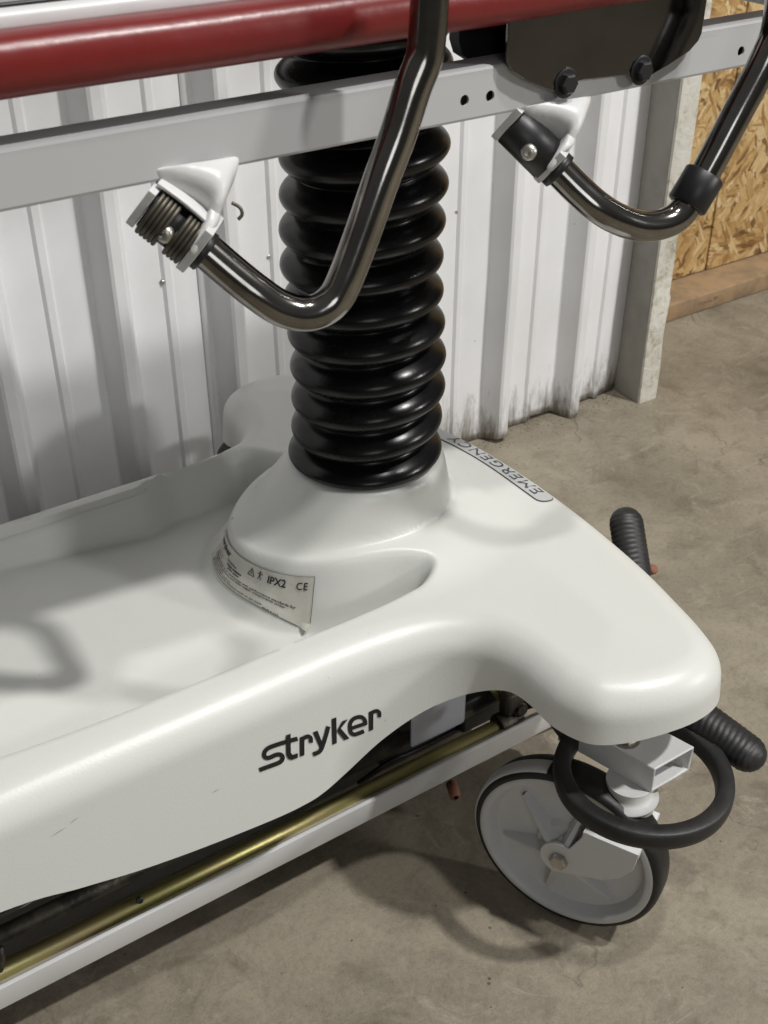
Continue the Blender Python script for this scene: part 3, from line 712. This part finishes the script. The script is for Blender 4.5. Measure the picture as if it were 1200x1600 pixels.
# mattress wrapped in clear plastic
def wrap(o, y0, y1, z0, z1, amp, nx=220, nyy=40):
    V = []; F = []
    path = [(y0, z0), (y0-.001, z0+.006)]+[(y0, z) for z in np.linspace(z0+.012, z1-.012, 7)]+[(y0+.004, z1-.003), (y0+.012, z1)]+[(y, z1) for y in np.linspace(y0+.02, y1-.012, 34)]+[(y1, z1-.012), (y1, z0)]
    xs = np.linspace(-.5, 1.045, nx)
    for x in xs:
        for (y, z) in path:
            w = amp*(math.sin(x*9+z*260)*.5+math.sin(x*23-y*70+math.sin(y*40+x*6)*2)*.6+abs(math.sin(x*4.5+y*55+z*180+math.sin(x*13)*1.5))*1.1)
            V.append((x, y-w*.8 if z < z1-.004 else y, z+(w if z > z1-.02 else 0)+o))
    m = len(path)
    for i in range(nx-1):
        for k in range(m-1): F.append((i*m+k, i*m+k+1, (i+1)*m+k+1, (i+1)*m+k))
    return V, F
MATT = mat('pale_grey_vinyl', (.50, .50, .50), .30, var=.5, vscale=5, vcol=(.30, .31, .33), bump=.3, bscale=12, dist=.004)
mt = obj('mattress', *wrap(.0, .745, 1.03, .8965, .960, .0008), MATT, None, True, 60)
tag(mt, 'pale grey mattress lying on the deck above the red bar', 'mattress')
CLEAR = bpy.data.materials.new('clear_plastic_film'); CLEAR.use_nodes = True; cb_ = CLEAR.node_tree.nodes['Principled BSDF']
cb_.inputs['Roughness'].default_value = .12; cb_.inputs['Alpha'].default_value = .35; cb_.inputs['Base Color'].default_value = (.8, .8, .8, 1)
fl = obj('plastic_cover', *wrap(.0025, .7415, 1.034, .8965, .9625, .0022), CLEAR, None, True, 70)
tag(fl, 'crinkled clear plastic film wrapped over the mattress', 'plastic cover')

# --- steel mounting plate on the rail
pl2 = [(385, 70), (380, 180), (386, 200), (398, 222), (440, 250), (500, 276), (540, 290), (560, 296), (572, 295), (590, 275), (602, 254), (620, 247), (640, 245), (700, 239), (755, 232), (768, 240), (782, 251), (806, 248), (830, 235), (890, 200), (950, 160), (978, 128), (990, 100), (998, 50), (1005, 0)]
po = [at(600+u/2, v/2, y=.694) for u, v in pl2]; po = [(p[0], p[2]) for p in po]
ztop = .880; po[0] = (po[0][0], po[0][1]); po = [(po[0][0], ztop)]+po[1:]+[(po[-1][0], ztop)]
pp = plate(po, [], .003); pp = ([(p[0], .6925+p[2], p[1]) for p in pp[0]], [f[::-1] for f in pp[1]])
mp_ = obj('mounting_plate', *pp, STEEL, ST, True, 30)
md = mp_.modifiers.new('edge', 'BEVEL'); md.width = .0008; md.segments = 2; md.limit_method = 'ANGLE'; md.angle_limit = R(50)
for (u, v) in ((884, 130), (1002, 110)):
    p = at(u, v, y=.6925); obj('plate_bolt', *hexbolt((p[0], .6922, p[2]), (0, -1, 0), .0078, .0065, .002), BLK, mp_, True, 25)
# black pad behind the plate
pb = [(0, 0), (.0, -.028), (.004, -.038), (.014, -.044), (.19, -.044), (.19, 0)]
p0 = at(747, 55, y=.706); pq = plate([(p0[0]+a, .872+b_) for a, b_ in pb][::-1] if False else [(p0[0]+a, .872+b_) for a, b_ in pb], [], .012)
obj('plate_pad', [(p[0], .7285+p[2], p[1]) for p in pq[0]], pq[1], BLK, ST, True, 30)

# --- swing-up side rails: bent tube, clamp, pivot
def siderail(px, name, collar, springs, pv, cheek):
    P = [at(u, v, y=y) for (u, v, y) in px]; P = catmull(P, 10)
    arm = obj(name, *tube(P, .0124, 32), CHROME, ST, True, 60)
    a = Vector(P[3]-P[0]).normalized(); c = Vector(at(*pv[:2], y=pv[2]))
    up = Vector((0, 0, 1)); up = (up-a*up.dot(a)).normalized()
    F_ = frame(c, a, up)   # local z = tube axis, x = up-ish, y = z cross x
    def L(part): return xf(part, F_)
    # cheeks
    def cheekp(z0, t, w, h0, h1):
        # rounded tongue: x from -h0 (down) to h1 (up)
        o = [(h1, -w)]+[(-h0+w+ -w*math.cos(b), -w*math.sin(b)) if False else (-h0+w-w*math.cos(b), w*math.sin(b)) for b in np.linspace(-math.pi/2, math.pi/2, 12)]+[(h1, w)]
        q = plate(o, [], t); return ([(p[0], p[1], p[2]+z0) for p in q[0]], q[1])
    lz, rz, w = cheek
    b1 = obj('clamp_cheek', *L(cheekp(lz-.004, .0055, w, .0175, .0165)), CAST, arm, True, 40)
    b2 = obj('clamp_cheek', *L(cheekp(rz-.004, .0062, w*(1.12 if springs else 1), .0205 if springs else .0175, .0205 if springs else .0165)), CAST, arm, True, 40)
    for b_ in (b1, b2):
        md = b_.modifiers.new('edge', 'BEVEL'); md.width = .0022; md.segments = 3; md.limit_method = 'ANGLE'; md.angle_limit = R(50)
    return arm, F_, L, a, c, up
def saddle(arm, L, F_, lz, rz, w, top_u):
    """cast web rising from the cheeks to the rail"""
    inv = F_.inverted(); V = []; F = []
    rows = 9; cols = 13
    # rows go from rail (t=0) to right cheek (t=1)
    A0 = Vector(at(top_u[0], top_u[1], y=RY+.002)); A1 = Vector(at(top_u[2], top_u[3], y=RY+.002)); 
    for i in range(rows):
        t = i/(rows-1); s = .35*t+.65*t**2.2
        for j in range(cols):
            q = j/(cols-1)
            top = A0.lerp(A1, q)+Vector((0, .004-.010*math.sin(math.pi*q), .003))
            ang = -math.pi*.55+math.pi*1.1*q
            low = F_ @ Vector((w*1.22*math.cos(ang), w*1.22*math.sin(ang), rz-.001))
            p = top.lerp(low, s)+Vector((.004*math.sin(math.pi*t)*math.sin(math.pi*q)+.005*math.sin(math.pi*t)*(q-.3), -.007*math.sin(math.pi*t)*math.sin(math.pi*q), .002*math.sin(math.pi*t)))
            V.append(tuple(p))
    for i in range(rows-1):
        for j in range(cols-1): F.append((i*cols+j, i*cols+j+1, (i+1)*cols+j+1, (i+1)*cols+j))
    o = obj('clamp_casting', V, F, CAST, arm, True, 60)
    md = o.modifiers.new('thick', 'SOLIDIFY'); md.thickness = .0075; md.offset = 0
    m2 = o.modifiers.new('round', 'SUBSURF'); m2.levels = 2; m2.render_levels = 2
    return o
# first rail (nearer the foot end): with torsion springs
px1 = [(268, 348, .702), (318, 388, .689), (360, 424, .677), (400, 456, .666), (436, 480, .658), (470, 490, .652), (500, 485, .648), (524, 466, .646), (542, 430, .645), (566, 366, .645), (596, 280, .645), (622, 210, .645), (644, 140, .645), (662, 92, .645), (668, 50, .645), (671, 0, .645), (676, -120, .645)]
arm1, F1, L1, a1, c1_, up1 = siderail(px1, 'side_rail_tube', None, True, (268, 352, .697), (-.020, .022, .0145))
saddle(arm1, L1, F1, -.020, .022, .0150, (234, 270, 376, 253))
sp_ = []
for z0, cnt in ((-.0150, 5), (.0065, 4)):
    for k in range(cnt):
        pr = [(.0168+.0017*math.cos(b), z0+k*.0031+.0017*math.sin(b)) for b in np.linspace(0, 2*math.pi, 9)[:-1]]
        s_ = obj('spring_coil', *L1(lathe(pr, 28, True)), SPRING, arm1)
obj('pivot_block', *L1(lathe([(0, -.018), (.0140, -.018), (.0145, -.017), (.0145, .020), (.0, .020)], 32)), BLK, arm1)
def dome_bolt(arm, px, axdir=(0, -1, .0), y=.68, r=.0062):
    p = at(px[0], px[1], y=y); d = Vector(axdir).normalized()
    obj('pivot_bolt', *xf(lathe([(0, .0016), (.0012, .0016), (.0016, .0035), (r*.55, .0034), (r*.85, .0022), (r, .0006), (r, -.004)][::1], 24), frame(p, d)), ZINC, arm)
dome_bolt(arm1, (257, 366), (-.75, -.6, .1), .686)
hk = [at(362, 317, y=.700), at(372, 322, y=.698), at(377, 328, y=.696), at(378, 336, y=.695), at(372, 343, y=.695)]
obj('spring_hook', *tube(catmull(hk, 6), .0012, 10), SPRING, arm1)
obj('tube_bush', *L1(lathe([(.0124, .0225), (.0142, .0225), (.0142, .028), (.0124, .029)], 32)), BLK, arm1)
# cast hood over the top and back of the springs
V = []; F = []; na, ns_ = 15, 7
for i in range(na):
    ph = R(18-135*i/(na-1))
    for k_ in range(ns_):
        z_ = -.0225+.045*k_/(ns_-1); rr_2 = .0200+.0015*math.sin(math.pi*k_/(ns_-1))
        V.append(tuple(F1 @ Vector((rr_2*math.cos(ph), rr_2*math.sin(ph), z_))))
for i in range(na-1):
    for k_ in range(ns_-1): F.append((i*ns_+k_, i*ns_+k_+1, (i+1)*ns_+k_+1, (i+1)*ns_+k_))
ch_ = obj('clamp_hood', V, F, CAST, arm1, True, 60)
md = ch_.modifiers.new('thick', 'SOLIDIFY'); md.thickness = .003; md.offset = 0
md = ch_.modifiers.new('round', 'BEVEL'); md.width = .001; md.segments = 2; md.limit_method = 'ANGLE'; md.angle_limit = R(60)
# second rail (nearer the head end): plain black pivot block and rubber collar
px2 = [(835, 228, .705), (875, 268, .688), (905, 298, .675), (935, 324, .663), (965, 342, .655), (1000, 353, .649), (1035, 350, .645), (1062, 335, .643), (1082, 305, .643), (1112, 252, .643), (1150, 180, .643), (1196, 92, .643), (1215, 40, .643), (1225, -40, .643)]
arm2, F2, L2, a2, c2_, up2 = siderail(px2, 'side_rail_tube', True, False, (835, 229, .699), (-.026, .020, .0150))
saddle(arm2, L2, F2, -.026, .020, .0150, (812, 172, 925, 158))
obj('pivot_block', *L2(lathe([(0, -.024), (.0160, -.024), (.0166, -.023), (.0166, .018), (0, .018)], 32)), BLK, arm2)
dome_bolt(arm2, (826, 238), (-.75, -.6, .1), .689, .0064)
obj('tube_bush', *L2(lathe([(.0127, .020), (.0150, .020), (.0150, .028), (.0127, .029)], 32)), BLK, arm2)
q0 = Vector(at(1072, 322, y=.643)); q1 = Vector(at(1102, 272, y=.643)); ax = (q1-q0).normalized()
L_ = (q1-q0).length
obj('rubber_collar', *xf(lathe([(.0126, 0), (.0155, 0), (.0168, .0012), (.0168, L_-.0012), (.0158, L_), (.0150, L_-.0003), (.0127, L_-.0008)], 36), frame(q0, ax)), BLK, arm2, True, 50)

# --- base chassis under the hood
BRX0, BRX1 = -.5, .735
sec = [(.7200, .0755), (.7195, .0765), (.7195, .1020), (.7205, .1035), (.7225, .1038), (.7340, .0945), (.7340, .0765), (.7330, .0755)]
V = [(BRX0, a, c) for a, c in sec]+[(BRX1, a, c) for a, c in sec]; k = len(sec)
F = [(i, i+k, (i+1) % k+k, (i+1) % k) for i in range(k)]+[tuple(range(k))[::-1], tuple(range(k, 2*k))]
F = [f[::-1] for f in F]
brail = obj('base_rail', V, F, WHITE, ST, True, 30)
P0 = at(-300, 1659, y=.741); P1 = at(795, 1124, y=.741)
bt0 = at(219, 1410, y=.741); bt1 = at(790, 1129, y=.741); dv = (bt1-bt0); dv = dv/np.linalg.norm(dv)
obj('control_rod', *tube([bt0-dv*.7, bt0, bt1], .0087, 28), BRASS, ST, label='yellow plated rod along the base')
ph = at(219, 1409, y=.7335); obj('rod_hole', *xf(lathe([(0, .0002), (.0030, .0002), (.0032, 0), (.0034, -.002)], 20), frame((ph[0], ph[1]-.0004, ph[2]+.002), (-.0, -.85, .5))), BLK, ST)
e0 = at(-2, 1495, y=.741); obj('rod_clip', *tube([at(0, 1480, y=.738), at(3, 1500, y=.735), at(0, 1520, y=.738)], .003, 10), GREASE, ST)
# darker inner members
rail(.795, .825, [(185, 1380, .0040), (80, 1428, .0040), (225, 1362, .0040)], 'inner_rail', -.5, .70, .045, .105, DARKP)
obj('inner_rod', *tube([(-.5, .772, .105), (.69, .772, .105)], .009, 20), GREASE, ST)
obj('inner_rod', *tube([(-.5, .790, .125), (.50, .790, .118)], .006, 16), BLK, ST)
obj('far_base_rail', *box(-.5, .735, 1.02, 1.034, .0755, .104, .002), WHITE, ST)
a_ = at(641, 1166, y=.752); b_ = at(724, 1125, y=.752)
obj('side_panel', *box(a_[0], b_[0], .750, .753, .115, .235, .003), BLUEG, ST)
pan = at(690, 1140, y=.76); obj('base_pan', *box(-.5, .74, .83, 1.0, .05, .235, .004), DARKP, ST)
# knuckle, lever and bolts at the end of the control rod
kn = at(800, 1118, y=.742)
def lump(c, r, sq=(1, 1, 1), m=GREASE, nm='linkage_knuckle'):
    bm = bmesh.new(); bmesh.ops.create_icosphere(bm, subdivisions=3, radius=1)
    for v in bm.verts:
        f = 1+.10*math.sin(v.co.x*5+v.co.y*7)+.06*math.sin(v.co.z*11); v.co = Vector((v.co.x*r*sq[0]*f, v.co.y*r*sq[1]*f, v.co.z*r*sq[2]*f))+Vector(c)
    bm.verts.index_update(); r_ = ([tuple(v.co) for v in bm.verts], [tuple(v.index for v in f.verts) for f in bm.faces]); bm.free(); return obj(nm, *r_, m, ST)
rd = Vector(dv)
obj('linkage_knuckle', *xf(lathe([(0, -.012), (.0135, -.012), (.0142, -.010), (.0142, .008), (.013, .010), (.0105, .011), (.0105, .020), (0, .020)], 28), frame(bt1, rd)), GREASE, ST, True, 40)
kx = at(805, 1108, y=.735)
obj('linkage_lug', *box(kx[0]-.012, kx[0]+.014, .734, .752, kx[2]-.010, kx[2]+.022, .006, 3), GREASE, ST)
obj('linkage_bolt', *hexbolt(tuple(at(813, 1109, y=.733)), (-.3, -1, .2), .0062, .005, .002), GREASE, ST, True, 25)
la = at(775, 1082, y=.76); lb = at(803, 1108, y=.745)
obj('linkage_lever', *tube([la+np.array([-.03, .03, .05]), lb], .006, 16), BRASS, ST)
obj('linkage_bar', *tube([at(815, 1100, y=.745), at(850, 1090, y=.75), at(900, 1110, y=.77)], .008, 16), GREASE, ST)
mb = at(752, 1112, y=.770); obj('actuator_block', *box(mb[0]-.030, mb[0]+.028, .765, .79, mb[2]-.016, mb[2]+.030, .004), BLK, ST)
mb = at(620, 1172, y=.775); obj('switch_block', *box(mb[0]-.022, mb[0]+.012, .768, .79, mb[2]-.014, mb[2]+.016, .003), GREASE, ST)
obj('linkage_bolt', *hexbolt(tuple(at(836, 1098, y=.735)), (-.5, -1, .2), .0050, .006, .002), GREASE, ST, True, 25)
obj('cable', *tube(catmull([at(560, 1225, y=.772), at(610, 1190, y=.765), at(660, 1168, y=.770), at(730, 1130, y=.775), at(790, 1085, y=.78)], 8), .0032, 10), BLK, ST)
# coil spring glimpsed behind the rail
c0 = at(825, 1170, y=.78); c1 = at(868, 1148, y=.78); cvv = c1-c0; pts = []
fr = frame(c0, cvv)
for i in range(161):
    t = i/160; a = 2*math.pi*9*t; pts.append(fr @ Vector((.009*math.cos(a), .009*math.sin(a), np.linalg.norm(cvv)*t)))
obj('coil_spring', *tube(pts, .0016, 8), SPRING, ST)
pg = at(708, 1233, y=.733)
obj('drain_plug', *xf(lathe([(.0030, .0125), (.0048, .012), (.0062, .011), (.0064, -.008), (0, -.008)], 18), frame((pg[0], pg[1], pg[2]), (-.35, -.9, -.05))), COPPER, ST)
obj('plug_bore', *xf(lathe([(0, .006), (.0031, .006), (.0031, .0122)], 18), frame((pg[0], pg[1], pg[2]), (-.35, -.9, -.05))), BLK, ST)
pt_ = at(690, 1235, y=.72); obj('rail_tab', *box(pt_[0]-.018, pt_[0]+.004, .7215, .733, .0700, .0752, .001), ZINC, ST)

# --- casters: outrigger, stem, fork, wheel, bumper ring
def caster(near, ring_c, axd, stem, trail, name_sfx, oa, full=True):
    sgn = -1 if near else 1
    ax = Vector((math.cos(axd), math.sin(axd), 0)); roll = Vector((-math.sin(axd), math.cos(axd), 0))
    # outrigger (rectangular tube, open end)
    d = Vector((math.sin(oa), -math.cos(oa), 0)) if near else Vector((math.sin(oa), math.cos(oa), 0))
    tip = Vector((oa_tip[0], oa_tip[1] if near else 2*BY-oa_tip[1], .2145)); w, h, t = .0262, .0158, .0028
    # section across X, cut parallel to X
    def ringpts(k, hw, hh, y): # at distance k back from tip
        c = tip-d*k; return [c+Vector((-hw, 0, hh)), c+Vector((hw, 0, hh)), c+Vector((hw, 0, -hh)), c+Vector((-hw, 0, -hh))]
    V = []; F = []
    O0 = ringpts(0, w, h, 0); O1 = ringpts(.105, w, h, 0); I0 = ringpts(0, w-t, h-t, 0); I1 = ringpts(.105, w-t, h-t, 0)
    V = [tuple(p) for p in O0+O1+I0+I1]
    for i in range(4):
        j = (i+1) % 4; F += [(i, j, 4+j, 4+i), (8+i, 12+i, 12+j, 8+j), (i, 8+i, 8+j, j)]
    if near: F = [f[::-1] for f in F]
    og = obj('outrigger', V, F, CAST, ST, True, 30)
    md = og.modifiers.new('edge', 'BEVEL'); md.width = .0015; md.segments = 3; md.limit_method = 'ANGLE'; md.angle_limit = R(50)
    sx_, sy_ = stem
    obj('top_bolt', *hexbolt((sx_+.010, sy_+.020, .2305), (0, 0, 1), .009, .006, .002), ZINC, og, True, 25)
    wc = Vector((sx_, sy_, .1))+roll*trail+ax*off_
    # stem
    fork = obj('caster_fork', *xf(lathe([(0, .205), (.0225, .205), (.0225, .196), (.0245, .192), (.0290, .1895), (.0300, .187), (.0290, .1845), (.0265, .183), (.0265, .163), (.0295, .160), (.0300, .156), (.0295, .154), (0, .154)], 40), Matrix.Translation((sx_, sy_, -.006))), CAST, ST, True, 40)
    # legs: local 2D (u along roll from hub, z)
    arc = [(.021*math.cos(b), .1+.021*math.sin(b)) for b in np.linspace(R(112), R(-75), 16)]
    uo = -trail
    leg = arc+[(uo+.002, .0965), (uo-.016, .110), (uo-.027, .128), (uo-.030, .150), (uo+.024, .152), (uo+.028, .140)]
    # order must be ring
    leg = [(.0*1, 0)]*0+leg
    def place(poly_, off, th):
        q = plate(poly_, [], th); o_ = wc
        return [tuple(Vector((wc.x, wc.y, 0))+roll*p[0]+ax*(off+p[2])+Vector((0, 0, p[1]))) for p in q[0]], q[1]
    for off in (-.0255, .0215):
        lg = obj('fork_leg', *place(leg, off, .004), CAST, fork, True, 40)
        md = lg.modifiers.new('edge', 'BEVEL'); md.width = .001; md.segments = 2; md.limit_method = 'ANGLE'; md.angle_limit = R(50)
    crown = place([(uo-.030, .146), (uo+.026, .146), (uo+.026, .1515), (uo-.030, .1515)], -.0254, .0600)
    obj('fork_crown', *crown, CAST, fork, True, 30)
    Fw = frame(wc, -ax, roll)  # local +z = towards face on the -axle side
    lw = lambda p: xf(p, Fw)
    # tyre
    tp = []
    for b in np.linspace(-math.pi/2-.3, math.pi/2+.3, 17): tp.append((.0905+.0095*max(0, math.cos(b))**.55, .0155*math.sin(b)/math.sin(math.pi/2) if abs(math.sin(b)) <= 1 else 0))
    tp = [(.090, -.0185), (.0945, -.0190), (.0968, -.0180), (.0988, -.0150), (.0998, -.010), (.1000, 0), (.0998, .008), (.0988, .0125), (.0968, .0150), (.0945, .0160), (.090, .0155)]
    obj('tyre', *lw(lathe(tp, 96)), RUB2, fork, True, 50)
    rp = [(0, .0105), (.030, .0105), (.034, .0045), (.074, .0025), (.0790, .0035), (.0825, .0110), (.0845, .0152), (.0860, .0164), (.0905, .0164), (.0925, .0158), (.0932, .0145), (.0932, -.0145), (.0925, -.0158), (.0905, -.0164), (.0805, -.0168), (.0775, -.012), (.0745, -.0065), (.030, -.0105), (0, -.0105)]
    rim = obj('wheel_rim', *lw(lathe(rp, 96)), WHEELG, fork, True, 50)
    for s_ in (1, -1):
        obj('wheel_hub', *lw(([(p[0], p[1], p[2]*s_) for p in lathe([(0, .0205), (.0165, .0205), (.0175, .0195), (.0185, .0040)], 32)[0]], lathe([(0, 0)]*4, 32)[1])), WHEELG, rim)
    for k in range(6):
        a = R(60*k+17); ca, sa = math.cos(a), math.sin(a); V = []; m_ = 9
        for i in range(m_):
            t = i/(m_-1); rr = .017+t*(.070-.017); hw = .0050*(1-.72*t)+.0006; hz = (.0150*(1-t)**1.0+.0085); zb = .0020
            prof = [(-hw*1.6, zb), (-hw, zb+(hz-zb)*.75), (-hw*.5, hz), (hw*.5, hz), (hw, zb+(hz-zb)*.75), (hw*1.6, zb)]
            for (q, z) in prof: V.append((rr*ca-q*sa, rr*sa+q*ca, z))
        F = [(i*6+j, i*6+j+1, (i+1)*6+j+1, (i+1)*6+j) for i in range(m_-1) for j in range(5)]
        V2 = V
        obj('rim_rib', *lw((V2, [f[::-1] for f in F])), WHEELG, fork, True, 50)
    hb = wc-ax*.0258
    obj('axle_bolt', *hexbolt(tuple(hb), tuple(-ax), .0095, .006), ZINC, fork, True, 25)
    # grey thread guard over the upper rear of the tread
    V = []; F = []; sec = [(.1006, -.004), (.1016, -.003), (.1020, .006), (.1014, .0115), (.0995, .0140)]
    A = np.linspace(R(-8), R(78), 30)
    return fork, wc, ax, roll, lw
oa_tip = (.669, .508); off_ = -.0159
RC = (.646, .523)
fk, wc, ax_, roll_, lw_ = caster(True, RC, R(26), (.638, .531), .046, '', R(15))
# grey guard band on the wheel's tread
V = []; sec = [(.0990, -.0040), (.1012, -.0040), (.1018, .006), (.1012, .0105), (.0992, .0128), (.0975, .0128)]
A = np.linspace(R(-74), R(22), 34)
for a in A:
    for (r, z) in sec: V.append((r*math.cos(a), r*math.sin(a), z))
k = len(sec)
Fg = [(i*k+j, (i+1)*k+j, (i+1)*k+(j+1) % k, i*k+(j+1) % k) for i in range(len(A)-1) for j in range(k)]+[tuple(range(k)), tuple((len(A)-1)*k+j for j in range(k))[::-1]]
obj('thread_guard', *lw_((V, Fg)), WHEELG, fk, True, 50)
ZR = .208
def ring(cx_, cy2, name='bumper_ring'):
    rp = [(.0705, -.006), (.0725, -.0095), (.0845, -.0100), (.0868, -.0088), (.0882, -.003), (.0882, .004), (.0872, .0085), (.0850, .0098), (.0730, .0098), (.0710, .0075)]
    V, F = lathe(rp, 96, True)
    V = [(p[0]*.962+cx_, p[1]*.962+cy2, p[2]+ZR+.0015*math.sin(math.atan2(p[1], p[0])*2)) for p in V]
    r = obj(name, V, F, RUB2, ST, True, 60)
    return r
rg = ring(*RC)
# bracket arms that hold the ring to the outrigger
obj('ring_bracket', *tube(catmull([at(890, 1152, z=.208), at(872, 1128, y=.615), at(856, 1105, y=.64), at(835, 1085, y=.68)], 6), [.0085]*19, 14), RUB2, rg)
caster(False, None, R(60), (.636, 2*BY-.530), .048, '', R(15))
ring(RC[0], 2*BY-RC[1])

# --- pedals with grooved rubber pads
def pedal(p0, p1, r, name='pedal'):
    p0, p1 = Vector(p0), Vector(p1); d = (p1-p0); L = d.length; fr = frame(p0, d)
    n, m = 72, 70; V = []; F = []
    for i in range(m+1):
        t = i/m; s = t*L
        e0 = min(1, math.sqrt(max(0, 1-((L-s-r*.0)/r-1)**2)) if s > L-r else 1)
        rr = r*(e0 if s > L-r else 1)*(1-.0*t)
        if s < .004: rr = r*(.86+.14*s/.004)
        for j in range(n):
            a = 2*math.pi*j/n
            g = .0005*max(0, math.sin(s/.0036*2*math.pi*.62+3.2*math.sin(a+.6)+.8*math.sin(a*3+s*90)))**.7
            f = max(rr-g*(1 if rr > r*.3 else rr/r/.3), .0002)
            V.append(tuple(fr @ Vector((f*math.cos(a), f*math.sin(a)*.82, s))))
    for i in range(m):
        for j in range(n): j2 = (j+1) % n; F.append((i*n+j, i*n+j2, (i+1)*n+j2, (i+1)*n+j))
    F.append(tuple(range(n))[::-1]); F.append(tuple(m*n+j for j in range(n)))
    return obj(name, V, F, RUB2, None if False else ST, True, 60)
pa = at(1085, 1112, y=.56); pb_ = at(1196, 1202, y=.462)
pd1 = pedal(at(1075, 1108, z=.222), at(1193, 1196, z=.205), .0205, 'pedal_pad')
pd2 = pedal(at(992, 905, z=.20), at(975, 792, z=.262), .0215, 'pedal_pad')
obj('pedal_lever', *tube([Vector(at(1075, 1108, z=.222)), Vector((.66, .64, .225)), Vector((.62, .70, .2))], .006, 14), GREASE, pd1)
obj('pedal_lever', *tube([Vector(at(992, 905, z=.20)), Vector((.80, .84, .19)), Vector((.70, .86, .18))], .006, 14), GREASE, pd2)
bt = at(1019, 890, z=.19); obj('lever_end', *xf(lathe([(0, .006), (.004, .006), (.006, .004), (.006, -.01)], 16), frame(bt, (-.2, -.6, .6))), COPPER, pd2)
